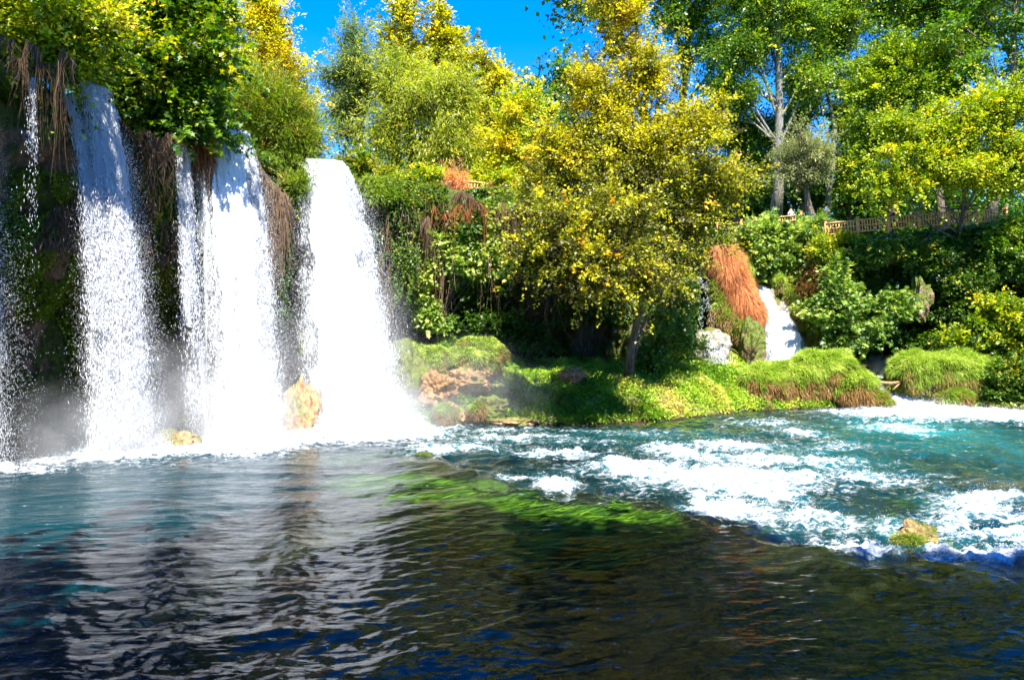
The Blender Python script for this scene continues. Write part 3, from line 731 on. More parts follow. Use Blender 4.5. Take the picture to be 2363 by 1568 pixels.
make_tree('maple_tree', 'spreading yellow-green tree growing out of the cliff in front of the fence, far right', 'tree', gp(2200, 46.2, 7.5), gp(2222, 44, 16.5),
          [(2200, 310, 90, 50), (2290, 260, 100, 60), (2130, 375, 90, 42), (2240, 388, 120, 46), (2340, 350, 70, 60), (2080, 300, 40, 26), (2080, 420, 60, 26), (2330, 420, 50, 28)], 42.5, M['yellowgreen'], M['bark'], n=90000, leaf=0.165, crad=0.6, tint=(0.58, 0.2), trunk_r=0.2, limbs=26, seed=47)
make_tree('pollard_willow', 'small grey-green pollard willow with bare brown twigs behind the fence', 'tree', gp(1880, 56, 12.8), gp(1858, 56, 16.6),
          [(1850, 345, 60, 48), (1820, 380, 40, 36), (1890, 360, 40, 40), (1850, 400, 50, 24)], 55.5, M['pollard'], M['bark'], n=20000, leaf=0.2, narrow=0.3, crad=0.6, tint=(0.55, 0.22), trunk_r=0.5, limbs=60, seed=48)
make_tree('broadleaf_tree', 'bright green tree filling the space right of the golden crown', 'tree', gp(1700, 66, 14.3), gp(1690, 66, 26),
          [(1670, 220, 60, 50), (1720, 300, 70, 60), (1740, 380, 60, 60), (1640, 290, 40, 40), (1780, 320, 40, 50), (1720, 440, 60, 30)], 65, M['poplar'], M['bark'], n=60000, leaf=0.20, crad=0.9, tint=(0.5, 0.2), seed=49)
make_tree('broadleaf_tree', 'dark shady tree behind the pollard willow', 'tree', gp(1960, 70, 14.6), gp(1970, 70, 26),
          [(1970, 400, 50, 60), (1960, 300, 24, 30), (1900, 440, 50, 30), (2040, 440, 60, 30)], 68, M['dark'], M['bark_dark'], n=12000, leaf=0.3, crad=0.9, tint=(0.45, 0.2), seed=50)
def woods(name, px0, px1, n, Y0, Y1, ztop, seed, matk, label, leaf=0.5, z0=13.5):
    rng = np.random.default_rng(seed)
    nc = n // 60
    px = rng.uniform(px0, px1, nc); Y = rng.uniform(Y0, Y1, nc)
    top = ztop * (0.7 + 0.3 * noise(px / 90, px * 0, seed=seed))
    C = np.stack([(px - 1181.5) / FPX * Y, Y, z0 + (top) * rng.random(nc) ** 0.7], -1)
    k = rng.integers(0, nc, n)
    P = C[k] + rng.normal(size=(n, 3)) * np.array([1.0, 1.0, 0.7])
    L = leaf * (0.6 + 0.8 * rng.random(n))
    t = np.clip(0.45 + 0.15 * rng.normal(size=nc)[k] + 0.15 * rng.normal(size=n), 0.01, 0.99)
    o = card_obj(name, P, rdir(n, rng), unit(rng.normal(size=(n, 3)) + np.array([0, 0, 0.8])), L, L * 0.7, t, M[matk], origin=C[0])
    tag(o, label, 'woodland', kind='stuff')
woods('woods', 1560, 2700, 60000, 72, 92, 11.0, 61, 'dark', 'dark mass of woodland far behind the terrace')
woods('woods', 1000, 1600, 9000, 66, 80, 9, 62, 'dark', 'mass of green woodland behind the golden trees of the centre')
woods('woods', -500, 560, 16000, 40, 52, 9, 63, 'yellowgreen', 'mass of woodland behind the trees of the left rim', 0.4)
def high(px0, px1, n, Y0, Y1, z0, z1, seed, lab):  # unseen leaf masses added above the view to darken what the water mirrors
    rng = np.random.default_rng(seed); nc = n // 50
    px = rng.uniform(px0, px1, nc); Y = rng.uniform(Y0, Y1, nc)
    C = np.stack([(px - 1181.5) / FPX * Y, Y, rng.uniform(z0, z1, nc)], -1); k = rng.integers(0, nc, n)
    P = C[k] + rng.normal(size=(n, 3)) * 0.9; L = 0.6 * (0.6 + 0.8 * rng.random(n))
    o = card_obj('woods', P, rdir(n, rng), unit(rng.normal(size=(n, 3)) + np.array([0, 0, 0.8])), L, L * 0.7, np.clip(0.4 + 0.2 * rng.normal(size=n), 0.01, 0.99), M['dark'], origin=C[0])
    tag(o, lab, 'woodland', kind='stuff')
high(1250, 2700, 30000, 62, 74, 37, 52, 67, 'unseen leaf mass added above the poplars on the right to darken the water reflections')
high(-700, 330, 14000, 32, 40, 23, 33, 68, 'unseen leaf mass added above the trees on the left rim to darken the water reflections')
def shade_canopy():
    """unseen leaf mass added overhead, shaped to shade the foreground, left cliff and first fall"""
    rng = np.random.default_rng(64); n = 130000
    m = 16000
    x = rng.uniform(-28, 40, m); y = rng.uniform(-16, 22, m); z = rng.uniform(21, 27, m)
    k_ = 0.625 * (z - 24.0)
    yy = y + 0.98 * k_; xx = x - 0.2 * k_
    edge = np.interp(xx, [-12, -5.0, -2.5, 1.5, 8, 10.5, 13.5, 23.5, 40], [-5.0, -4.0, 4.5, 4.2, 1.9, -0.4, -1.5, -2.8, -3.4]) + (0.8 + 2.2 * sstep(-2.5, -4.5, xx)) * (noise(xx / 2.0, xx * 0, seed=65) + rng.normal(size=m) * sstep(-2.5, -4.5, xx))
    left = (xx < -12.9 + 0.8 * noise(yy / 1.5, yy * 0, seed=66)) & (yy > 16.9 + 1.0 * noise(xx / 1.3, xx * 0, seed=69)) & (yy < 18.6) | (xx < -15.5) & (yy > 9) & (yy < 18.6)
    keep = (yy < edge) | left
    C = np.stack([x, y, z], -1)[keep]
    k = rng.integers(0, len(C), n)
    P = C[k] + rng.normal(size=(n, 3)) * 0.35
    L = 0.45 * (0.6 + 0.8 * rng.random(n))
    o = card_obj('woods', P, rdir(n, rng), unit(rng.normal(size=(n, 3)) + np.array([0, 0, 1.5])), L, L * 0.8, np.clip(0.4 + 0.2 * rng.normal(size=n), 0.01, 0.99), M['dark'], origin=C[0])
    tag(o, 'unseen leaf mass added above and behind the viewer to shade the near water and left cliff', 'woodland', kind='stuff')
shade_canopy()
# ------------------------------------------------------------------ shrubs and climbing plants
def make_shrub(name, label, ells, Y, mat, n=5000, leaf=0.2, narrow=0.75, shape='leaf', crad=0.4, tint=(0.55, 0.22), droop=0.1, depth=0.8, seed=1, group=None, stems=10, cat='shrub', barkm='bark', topyellow=0.3, base=None):
    rng = np.random.default_rng(seed + 900)
    e0 = ells[0]
    lo = max(ells, key=lambda e: e[1] + e[3])
    if base is None:
        base = at(lo[0], lo[1] + lo[3] * 0.8, Y + 0.5)
    e = empty(name, base, label, cat, group)
    nclump = max(16, n // 60)
    C, U = crown_points(ells, Y, nclump, depth, rng, 0.45)
    k = rng.integers(0, nclump, n)
    off = rng.normal(size=(n, 3)) * np.array([0.5, 0.5, 0.36])
    P = C[k] + off * crad * (0.5 + 0.9 * rng.random(nclump))[k][:, None]
    nn = unit(U[k] * 0.5 + np.array([0, -0.3, 0.8]) + rng.normal(size=(n, 3)) * 0.5)
    D = unit(unit(off) * 0.7 + U[k] * 0.5 + np.array([0, -0.1, -0.3 - droop]) + rng.normal(size=(n, 3)) * 0.35)
    zz = (C[:, 2] - C[:, 2].min()) / (np.ptp(C[:, 2]) + 1e-6)
    tt = tint[0] + rng.normal(size=nclump)[k] * tint[1] * 0.7 + rng.normal(size=n) * tint[1] * 0.7 + topyellow * (zz[k] - 0.5)
    P, D, nn, tt = add_sprigs(P, D, nn, tt, C, U, rng, n // 160, crad * 1.9, 0.5)
    L = leaf * (0.55 + 0.9 * rng.random(len(P)) ** 1.3)
    card_obj('leaves', P, D, nn, L, L * narrow, np.clip(tt, 0.01, 0.99), mat, e, shape)
    mb = MB(); base = np.asarray(base, float)
    for q in rng.integers(0, nclump, stems):
        c = C[q]; b = base + rng.normal(size=3) * np.array([0.25, 0.1, 0.05])
        t2 = np.linspace(0, 1, 6)[:, None]
        mid = (b + c) / 2 + rng.normal(size=3) * 0.25
        mb.tube((1 - t2) ** 2 * b + 2 * t2 * (1 - t2) * mid + t2 ** 2 * c, np.linspace(0.045, 0.012, 6), 5)
    mb.build('stems', M[barkm], e)
    return e

make_shrub('feathery_shrub', 'feathery green shrub draped over the ledge between the second and third waterfalls', [(600, 245, 50, 40), (650, 280, 60, 44), (610, 310, 50, 40), (690, 330, 40, 40), (640, 350, 50, 40), (700, 370, 34, 30), (665, 395, 40, 34), (650, 215, 40, 26), (590, 200, 30, 24), (615, 365, 30, 40), (560, 225, 22, 18), (712, 300, 20, 22), (670, 240, 24, 20), (575, 270, 24, 34)], 35.8, M['feather'], n=46000, leaf=0.34, narrow=0.10, crad=0.75, droop=-0.1, seed=1, stems=20, tint=(0.5, 0.25))
make_shrub('trailing_shrub', 'small yellow-green tuft trailing over the lip left of the third waterfall', [(690, 425, 22, 26), (684, 450, 14, 20)], 34.6, M['feather'], n=4500, leaf=0.22, narrow=0.2, crad=0.35, seed=2)
make_shrub('ivy_shrub', 'bright green ivy mound spilling over the rim right of the third waterfall', [(830, 385, 50, 26), (870, 420, 60, 36), (900, 470, 46, 40), (860, 470, 30, 40), (930, 500, 24, 44)], 38.8, M['ivy'], n=24000, leaf=0.17, crad=0.42, seed=3, tint=(0.85, 0.15), stems=8)
make_shrub('dry_shrub', 'tufts of dry orange-brown fern on the rim beside the distant fence', [(1040, 440, 50, 16), (1110, 458, 60, 14), (1055, 420, 18, 20), (990, 450, 30, 20)], 41.2, M['hair'], n=9000, leaf=0.25, narrow=0.15, crad=0.4, seed=4, tint=(0.7, 0.2))
make_shrub('leafy_shrub', 'yellow-green bushes on the plateau edge under the centre willow', [(1000, 410, 50, 22), (1160, 420, 60, 26), (930, 420, 30, 18)], 43, M['yellowgreen'], n=9000, leaf=0.18, crad=0.4, seed=5, tint=(0.58, 0.22))
make_shrub('climbing_fig', 'pale green climbing fig on the dark cliff beside the hanging vines', [(985, 610, 26, 70), (1060, 540, 44, 40), (1090, 600, 60, 50), (970, 700, 30, 40), (1000, 740, 40, 30), (1120, 520, 40, 50)], 39.8, M['fig'], n=11000, leaf=0.25, crad=0.45, depth=0.5, seed=6, tint=(0.72, 0.25), stems=18, shape='lobed', narrow=0.95)
make_shrub('climbing_fig', 'darker green climbing fig covering the cliff behind the big golden tree', [(1180, 560, 80, 70), (1260, 650, 90, 60), (1170, 660, 60, 50), (1330, 700, 60, 50), (1370, 620, 60, 70), (1100, 690, 60, 50)], 41.2, M['ivy'], n=26000, leaf=0.24, crad=0.55, depth=0.5, seed=7, tint=(0.5, 0.2), stems=26)
make_shrub('leafy_shrub', 'blue-green bush in the shade at the foot of the dark cliff', [(1150, 755, 70, 36), (1200, 780, 60, 30), (1100, 780, 40, 24)], 40.4, M['ivy'], n=9000, leaf=0.2, crad=0.4, seed=8, tint=(0.35, 0.15))
make_shrub('leafy_shrub', 'sunlit green bush right of the big tree trunk', [(1540, 760, 44, 60), (1500, 810, 40, 30), (1570, 700, 36, 50), (1580, 790, 26, 40)], 39.8, M['fig'], n=19000, leaf=0.16, crad=0.4, seed=9, tint=(0.55, 0.2))
make_shrub('leafy_shrub', 'big light green fig bush below the left lattice fence', [(1770, 545, 66, 36), (1810, 590, 70, 40), (1750, 600, 40, 40), (1850, 550, 46, 30), (1820, 640, 50, 30), (1730, 560, 30, 30)], 48.2, M['fig'], n=24000, leaf=0.26, crad=0.5, seed=10, tint=(0.62, 0.2), shape='lobed', narrow=0.95)
make_shrub('flowering_shrub', 'small yellow-green shrub under the corner of the right fence', [(1900, 575, 36, 30), (1935, 620, 30, 50), (1925, 560, 30, 16), (1960, 545, 30, 10)], 45.6, M['yellowgreen'], n=9000, leaf=0.14, crad=0.35, seed=11, tint=(0.5, 0.2))
make_shrub('dry_shrub', 'brown dry brush on the slope above the pale fig bush', [(1890, 640, 36, 40), (1860, 680, 30, 30), (1910, 700, 30, 30)], 46, M['brown'], n=6000, leaf=0.2, narrow=0.2, crad=0.4, seed=12, tint=(0.4, 0.2), stems=24)
make_shrub('leafy_shrub', 'pale green fig bush leaning over the dark hollow right of the cascade', [(1950, 690, 50, 44), (1910, 720, 44, 40), (1980, 750, 60, 44), (2060, 720, 44, 36), (1950, 790, 40, 24), (1930, 650, 30, 30)], 44.4, M['fig'], n=18000, leaf=0.25, crad=0.45, seed=13, tint=(0.5, 0.25), stems=22, shape='lobed', narrow=0.95)
make_shrub('leafy_shrub', 'sunlit yellow-green bush at the right edge above the grass', [(2270, 760, 50, 40), (2330, 740, 50, 56), (2210, 790, 40, 24), (2340, 800, 50, 40), (2290, 700, 40, 20)], 43, M['yellowgreen'], n=24000, leaf=0.19, crad=0.4, seed=14, tint=(0.42, 0.25))
make_shrub('leafy_shrub', 'dark green bush in the shade behind the right grass mound', [(2130, 795, 50, 24), (2090, 800, 30, 20), (2180, 790, 30, 20)], 45.5, M['ivy'], n=6000, leaf=0.18, crad=0.35, seed=15, tint=(0.5, 0.15))
make_shrub('leafy_shrub', 'dull green bush spilling over the cliff edge below the long fence', [(2060, 575, 60, 26), (2130, 590, 60, 36), (2180, 620, 50, 40), (2010, 590, 40, 30)], 44.8, M['ivy'], n=16000, leaf=0.17, crad=0.4, seed=19, tint=(0.6, 0.25), stems=14)
make_shrub('leafy_shrub', 'green bush half way down the dark right cliff beside the brown rock knob', [(2220, 660, 50, 40), (2270, 630, 40, 40), (2190, 720, 40, 40)], 44.6, M['ivy'], n=12000, leaf=0.18, crad=0.4, seed=20, tint=(0.55, 0.25), stems=14)
make_shrub('leafy_shrub', 'bushes crowding the right end of the lattice fence', [(2330, 530, 40, 36), (2345, 600, 30, 60), (2300, 560, 30, 26)], 43.8, M['poplar'], n=11000, leaf=0.19, crad=0.4, seed=16, tint=(0.55, 0.2))
make_shrub('leafy_shrub', 'green bushes at the far right waterline beside the grass mound', [(2330, 860, 50, 36), (2290, 905, 40, 14), (2345, 910, 40, 14)], 40.8, M['ivy'], n=10000, leaf=0.16, crad=0.35, seed=17, tint=(0.65, 0.2))
make_shrub('fern_plant', 'pale blue-green frond plant at the gap between the fences', [(1885, 515, 26, 12), (1870, 528, 20, 8)], 46.6, M['fig'], n=900, leaf=0.4, narrow=0.16, crad=0.3, seed=18, tint=(0.5, 0.1), stems=6)

# ivy and undergrowth over the cliff face
def cliff_cover(name, label, px0, px1, t0, t1, n, matk, leaf, seed, tint=(0.4, 0.2), narrow=0.8, patch=0.0, out=0.15, droop=0.5, shape='leaf', cat='ivy'):
    rng = np.random.default_rng(seed)
    m = int(n * 2.2)
    s = rng.uniform(s_of_px(px0), s_of_px(px1), m); t = rng.uniform(t0, t1, m)
    keep = fbm(s / 2.2, t * 5, octv=3, seed=seed) > patch
    s, t = s[keep][:n], t[keep][:n]; n = len(s)
    P = cliff_pt(s, t); e = 0.05
    dS = cliff_pt(s + e, t) - P; dT = cliff_pt(s, t + 0.005) - P
    N_ = unit(np.cross(dS, dT)); toC = np.concatenate([CEN - P[:, :2], np.zeros((n, 1))], 1)
    N_ *= np.sign((N_ * toC).sum(1, keepdims=True))
    P = P + N_ * (0.05 + out * np.abs(rng.normal(size=(n, 1))))
    nn = unit(N_ * 0.8 + np.array([0, 0, 0.7]) + rng.normal(size=(n, 3)) * 0.5)
    D = unit(N_ * 0.4 + np.array([0, 0, -droop]) + rng.normal(size=(n, 3)) * 0.5)
    L = leaf * (0.6 + 0.8 * rng.random(n))
    tt = tint[0] + tint[1] * (0.8 * fbm(s / 1.5, t * 8, octv=2, seed=seed + 4) + 0.5 * rng.normal(size=n))
    o = card_obj(name, P, D, nn, L, L * narrow, np.clip(tt, 0.01, 0.99), M[matk], origin=P[0], shape=shape)
    return tag(o, label, cat, kind='stuff')
cliff_cover('ivy', 'dark creepers over the cliff behind the golden tree', 880, 1640, 0.1, 1.0, 90000, 'ivy', 0.22, 101, (0.5, 0.22), patch=-0.4, out=0.25)
cliff_cover('ivy', 'dark ivy over the shaded cliff below the right fence', 1880, 2450, 0.1, 1.0, 90000, 'ivy', 0.22, 102, (0.56, 0.26), patch=-0.9)
cliff_cover('undergrowth', 'brown dead undergrowth hanging on the shaded right cliff', 1930, 2300, 0.35, 0.98, 22000, 'brown', 0.22, 103, (0.5, 0.25), narrow=0.15, patch=0.1, droop=1.5, cat='undergrowth')
cliff_cover('ivy', 'bright green creepers on the slope around the small cascade', 1600, 1960, 0.2, 1.0, 34000, 'yellowgreen', 0.17, 104, (0.45, 0.25))
cliff_cover('moss', 'green moss cushions on the shaded left cliff', -120, 260, 0.42, 0.80, 42000, 'moss', 0.10, 105, (0.6, 0.25), narrow=0.6, patch=0.1, out=0.08, droop=1.2, cat='moss')
cliff_cover('moss', 'moss and ferns on the cliff between the waterfalls', 200, 780, 0.3, 0.95, 52000, 'moss', 0.13, 106, (0.42, 0.22), narrow=0.5, patch=-0.1, out=0.12, droop=1.2, cat='moss')
cliff_cover('undergrowth', 'tangled brown roots under the left rim', -150, 520, 0.62, 1.0, 30000, 'root', 0.45, 107, (0.5, 0.3), narrow=0.08, patch=0.15, out=0.2, droop=2.5, cat='undergrowth')
cliff_cover('undergrowth', 'tangled brown roots on the cliff behind the golden tree', 900, 1500, 0.30, 0.95, 26000, 'root', 0.5, 108, (0.5, 0.25), narrow=0.07, patch=-0.05, out=0.25, droop=2.0, cat='undergrowth')
cliff_cover('undergrowth', 'grass and weeds along the rim right of the falls', 780, 1250, 0.90, 1.0, 26000, 'feather', 0.3, 109, (0.5, 0.25), narrow=0.15, patch=-0.5, out=0.3, droop=0.4, cat='undergrowth')

# hanging root curtains and vines
def curtain(name, label, pts, Y, length, n, matk, seed, width=0.03, tint=(0.5, 0.25), spread=0.35, seg=5, cat='roots', wav=0.1, bulge=0.0):
    """thin strands hanging from a line of picture points"""
    rng = np.random.default_rng(seed)
    pts = np.array(pts, float)
    f = rng.random(n) * (len(pts) - 1); i = np.minimum(f.astype(int), len(pts) - 2); fr = f - i
    q = pts[i] * (1 - fr)[:, None] + pts[i + 1] * fr[:, None]
    YY = Y + rng.normal(size=n) * spread
    P = np.stack([(q[:, 0] - 1181.5) / FPX * YY, YY, CAMZ - (q[:, 1] - HZ) / FPX * YY], -1)
    ln = length * (0.2 + 0.8 * rng.random(n) ** 1.5) * np.clip(0.8 + 0.75 * noise(f * 5.0, f * 0, seed=seed), 0.15, 2)
    f2 = 0.5 * noise(f * 4.0, f * 0 + 3, seed=seed + 1); P[:, 1] += 0.5 * f2; P[:, 2] += 0.5 * noise(f * 3.0, f * 0 + 8, seed=seed + 2)
    ts = np.linspace(0, 1, seg + 1)
    dx = rng.normal(size=n) * (wav + 0.12) + 0.3 * noise(f * 6.0, f * 0 + 5, seed=seed + 3); ph = rng.random(n) * 6
    C = P[:, None] + np.stack([dx[:, None] * ts + 0.25 * wav * np.sin(ts * 9 + ph[:, None]), -bulge * np.sin(ts * 2.2)[None] + 0.25 * wav * np.cos(ts * 7 + ph[:, None]), -ln[:, None] * ts], -1)
    a = rng.random(n) * math.pi
    S = np.stack([np.cos(a), np.sin(a), 0 * a], -1)[:, None] * (width * 0.5 * (1 - 0.75 * ts))[None, :, None]
    # three-sided strands
    S2 = np.stack([-np.sin(a), np.cos(a), 0 * a], -1)[:, None] * (width * 0.5 * (1 - 0.75 * ts))[None, :, None]
    V = np.stack([C + S, C - 0.5 * S + 0.87 * S2, C - 0.5 * S - 0.87 * S2], 2).reshape(-1, 3)
    k = seg + 1
    base = (np.arange(n)[:, None] * k + np.arange(seg)[None]).reshape(-1, 1) * 3
    F = np.concatenate([base + np.array([[0, 1, 4, 3]]), base + np.array([[1, 2, 5, 4]]), base + np.array([[2, 0, 3, 5]])])
    t = np.clip(tint[0] + tint[1] * rng.normal(size=n), 0.01, 0.99)
    tt = np.tile(np.repeat(t, seg), 3)
    o = mesh_obj(name, V, F, M[matk], tint=tt, origin=P.mean(0))
    return tag(o, label, cat)
curtain('hanging_roots', 'reddish-brown root curtain hanging below the rim fern, centre of the cliff', [(950, 470), (1010, 450), (1080, 458), (1160, 470), (1230, 480)], 39.7, 2.8, 1300, 'root', 201, 0.04, (0.6, 0.25), 0.35)
curtain('hanging_roots', 'rust-coloured dead creeper hanging in the middle of the cliff top', [(1000, 480), (1060, 470), (1120, 480)], 39.4, 2.2, 700, 'hair', 211, 0.035, (0.35, 0.25), 0.35)
curtain('hanging_roots', 'long brown lianas over the dark wall left of the golden tree', [(900, 560), (960, 560), (1040, 580), (1150, 600)], 39.9, 4.0, 260, 'root', 212, 0.045, (0.7, 0.25), 0.5, 8)
curtain('hanging_roots', 'long thin brown roots dangling right beside the third waterfall', [(862, 440), (890, 460), (905, 520)], 38.0, 8.0, 90, 'root', 202, 0.06, (0.6, 0.2), 0.3, 12, wav=0.2)
curtain('hanging_roots', 'brown dead vines between the two ivy patches', [(925, 500), (960, 490), (990, 500)], 39.0, 4.0, 1100, 'root', 203, 0.04, (0.85, 0.2), 0.3)
curtain('hanging_roots', 'dark root beard under the left rim above the moss', [(60, 130), (120, 130), (170, 150)], 23.2, 3.2, 200, 'root', 204, 0.03, (0.4, 0.2), 0.4)
curtain('hanging_roots', 'dark root beard between the left edge and the first waterfall', [(-40, 110), (20, 115), (70, 120)], 22, 2.6, 140, 'root', 205, 0.03, (0.3, 0.2), 0.4)
curtain('hanging_roots', 'orange-brown root fringe left of the second waterfall', [(440, 320), (470, 305), (490, 310)], 30.6, 2.3, 500, 'hair', 206, 0.035, (0.3, 0.2), 0.25)
curtain('hanging_roots', 'straw-brown root fringe hanging right of the second waterfall', [(585, 370), (610, 400), (640, 430), (660, 440)], 33.4, 4.2, 600, 'root', 207, 0.035, (0.95, 0.15), 0.3)
curtain('hanging_roots', 'brown roots dangling under the maple in front of the dark hollow', [(270, 290), (330, 320), (400, 330)], 28.4, 3.2, 350, 'root', 208, 0.035, (0.5, 0.2), 0.4, wav=0.5)
curtain('hanging_roots', 'brown roots on the dark cliff below the golden tree crown', [(1130, 600), (1200, 640), (1300, 660), (1380, 640)], 40.5, 3.2, 500, 'root', 209, 0.04, (0.6, 0.2), 0.4, wav=0.6)
def vine(name, label, pts, Y, length, n, seed, tint=(0.7, 0.15)):
    rng = np.random.default_rng(seed); pts = np.array(pts, float)
    f = rng.random(n) * (len(pts) - 1); i = np.minimum(f.astype(int), len(pts) - 2); fr = f - i
    q = pts[i] * (1 - fr)[:, None] + pts[i + 1] * fr[:, None]
    e = empty(name, at(*pts[0], Y), label, 'vine')
    mb = MB(); PP = []
    for k in range(n):
        b = at(q[k, 0], q[k, 1], Y + rng.normal() * 0.25); ln = length * (0.5 + 0.6 * rng.random())
        t = np.linspace(0, 1, 9)
        p = b + np.stack([0.12 * np.sin(t * 5 + k), -0.5 * np.sqrt(t) + 0.08 * np.cos(t * 4 + k), -ln * t], -1)
        mb.tube(p, np.linspace(0.02, 0.008, 9), 4)
        m = int(ln * 26); u = rng.random(m) ** 0.9
        PP.append(np.stack([np.interp(u, t, p[:, a]) for a in range(3)], -1) + rng.normal(size=(m, 3)) * 0.07)
    PP = np.concatenate(PP); m = len(PP)
    mb.build('stems', M['bark'], e)
    L = 0.13 * (0.7 + 0.6 * rng.random(m))
    card_obj('leaves', PP, unit(np.array([0, -0.2, -0.8]) + rng.normal(size=(m, 3)) * 0.6), unit(np.array([0, -0.5, 0.7]) + rng.normal(size=(m, 3)) * 0.5), L, L * 0.9, np.clip(tint[0] + tint[1] * rng.normal(size=m), 0.01, 0.99), M['ivy'], e)
vine('hanging_vine', 'green leafy vines trailing down the cliff right of the third waterfall', [(850, 440), (900, 470), (950, 510)], 38.2, 4.6, 34, 301)
vine('hanging_vine', 'leafy strands dangling from the cliff left of the pale climbing fig', [(895, 560), (940, 580), (965, 560)], 38.4, 3.4, 16, 302)
vine('hanging_vine', 'green ivy strip hanging between the second and third waterfalls', [(630, 500), (655, 480), (670, 560)], 34.6, 5.2, 40, 303, (0.45, 0.2))

# ------------------------------------------------------------------ waterfalls
def bipyr(P, D, L, W, rng):
    n = len(P); D = unit(D)
    A = unit(np.cross(D, np.array([0.2, 0.9, 0.35]))); B = np.cross(D, A)
    L = L[:, None]; W = W[:, None]
    V = [P - D * L * 0.5, P + D * L * 0.5]
    for k in range(3):
        th = 2 * math.pi * k / 3
        V.append(P + D * L * 0.12 + (A * math.cos(th) + B * math.sin(th)) * W * 0.5)
    V = np.stack(V, 1).reshape(-1, 3)
    b = np.arange(n)[:, None] * 5
    F = np.concatenate([b + np.array([[0, 2 + (k + 1) % 3, 2 + k]]) for k in range(3)] + [b + np.array([[1, 2 + k, 2 + (k + 1) % 3]]) for k in range(3)])
    return V, F
def fall_pos(A, B, C, D, s, tau):
    """A,B lip ends; C,D foot ends; tau = time 0..1"""
    s = s[..., None]; t = tau[..., None]
    top = A * (1 - s) + B * s; bot = C * (1 - s) + D * s
    p = top + (bot - top) * np.concatenate([t, t, t ** 1.75], -1)
    return p
def waterfall(name, label, A, B, C, D, n, seed, thick=0.35, scatter=0.5, dens=1.0, sheet='sheet', rivulets=6, size=1.0, tmin=0.0, layers=2, group=None, edge=0.25, sdens=0.0, drops=1.0):
    rng = np.random.default_rng(seed)
    A, B, C, D = [np.asarray(v, float) for v in (A, B, C, D)]
    e = empty(name, (C + D) / 2, label, 'waterfall', group)
    m = int(n * 3.0)
    s = rng.random(m) * (1 + 2 * 0.06) - 0.06; tau = tmin + (1 - tmin) * rng.random(m) ** 0.75
    riv = fbm(s * rivulets + 0.35 * noise(tau * 4, s * 3, seed=seed), tau * 2.2, octv=3, seed=seed + 1)
    fine = fbm(s * rivulets * 2.5, tau * 14 - s * 2, octv=3, seed=seed + 2)
    edgef = sstep(-0.06, edge, s) * sstep(1.06, 1 - edge, s)
    pr = np.clip(0.30 * dens + 0.55 * riv + 0.5 * fine + 0.3 * (edgef - 0.6), 0.02, 1) * (0.25 + 0.75 * edgef)
    keep = rng.random(m) < pr
    s, tau = s[keep][:n], tau[keep][:n]; k = len(s)
    P = fall_pos(A, B, C, D, s, tau)
    V_ = fall_pos(A, B, C, D, s, np.minimum(tau + 0.02, 1.03)) - P
    wide = np.linalg.norm(B - A)
    sc = scatter * tau ** 1.5
    P = P + rng.normal(size=(k, 3)) * (np.array([1, 1, 0.4]) * (0.03 + sc * 0.20 + 0.5 * sc * (rng.random(k) < 0.12))[:, None]) + np.array([0, -1.0, 0]) * (np.abs(rng.normal(size=(k, 1))) * thick * (0.15 + 0.8 * tau[:, None]))
    P[:, 2] = np.maximum(P[:, 2], 0.02)
    L = (0.10 + 0.34 * rng.random(k) ** 2 * (1 - 0.4 * tau)) * size; W = (0.007 + 0.017 * rng.random(k) ** 2) * size * (1 + 0.5 * tau)
    V, F = bipyr(P, unit(V_) + rng.normal(size=(k, 3)) * (0.03 + 0.17 * tau[:, None]), L, W, rng)
    mesh_obj('strands', V, F, M['drops'], e)
    # loose spray drops around
    q = int(n * 0.4 * drops)
    if q < 2000: q = 0
    s = rng.random(q) * 1.3 - 0.15; tau = 0.3 + 0.7 * rng.random(q) ** 0.7
    P = fall_pos(A, B, C, D, s, tau) + rng.normal(size=(q, 3)) * (0.15 + 0.6 * tau[:, None] * scatter)
    P[:, 2] = np.abs(P[:, 2])
    V, F = bipyr(P, rdir(max(q, 1), rng)[:q] * 0.5 + np.array([0, 0, -1.0]), 0.018 + 0.03 * rng.random(q), 0.008 + 0.014 * rng.random(q) ** 2, rng)
    if q: mesh_obj('spray', V, F, M['drops'], e)
    # continuous curtains of water, one behind another
    for ly in range(layers):
        ns, nt = 50, 150
        S, T = np.meshgrid(np.linspace(0, 1, ns), np.linspace(0, 1.0, nt), indexing='ij')
        P = fall_pos(A, B, C, D, S, T)
        off = 0.10 + thick * (ly - 0.2) * (0.3 + T) + 0.22 * T * fbm(S * 6 + ly * 9, T * 5, octv=3, seed=seed + 30 + ly)
        P[..., 1] -= off; P[..., 0] += 0.12 * T * fbm(S * 3, T * 8 + ly, octv=2, seed=seed + 40)
        P[..., 2] = np.maximum(P[..., 2], -0.1)
        i = np.arange(ns - 1)[:, None] * nt; j = np.arange(nt - 1)[None]
        Q = np.stack([i + j, i + nt + j, i + nt + j + 1, i + j + 1], -1).reshape(-1, 4)
        sj = S + 0.09 * fbm(S * 2, T * 10, octv=3, seed=seed + 60); ed = sstep(0.02, edge, sj) * sstep(0.98, 1 - edge, sj)
        de = ed * (0.85 + 0.5 * fbm(S * rivulets, T * 2, octv=2, seed=seed + 1)) * (1 - 0.10 * T) + sdens * np.clip(ed * 1.6 - 0.15 + 0.5 * fbm(S * 5, T * 9, octv=3, seed=seed + 50), 0, 1.2) * (1 + 0.35 * sstep(0.6, 1.0, T))
        uv = np.stack([S * wide + ly * 5, T ** 1.6 * A[2] * 0.5], -1).reshape(-1, 2)
        mesh_obj('curtain', P.reshape(-1, 3), Q, M[sheet], e, uv=uv, smooth=True, vattr={'dens': de})
    return e
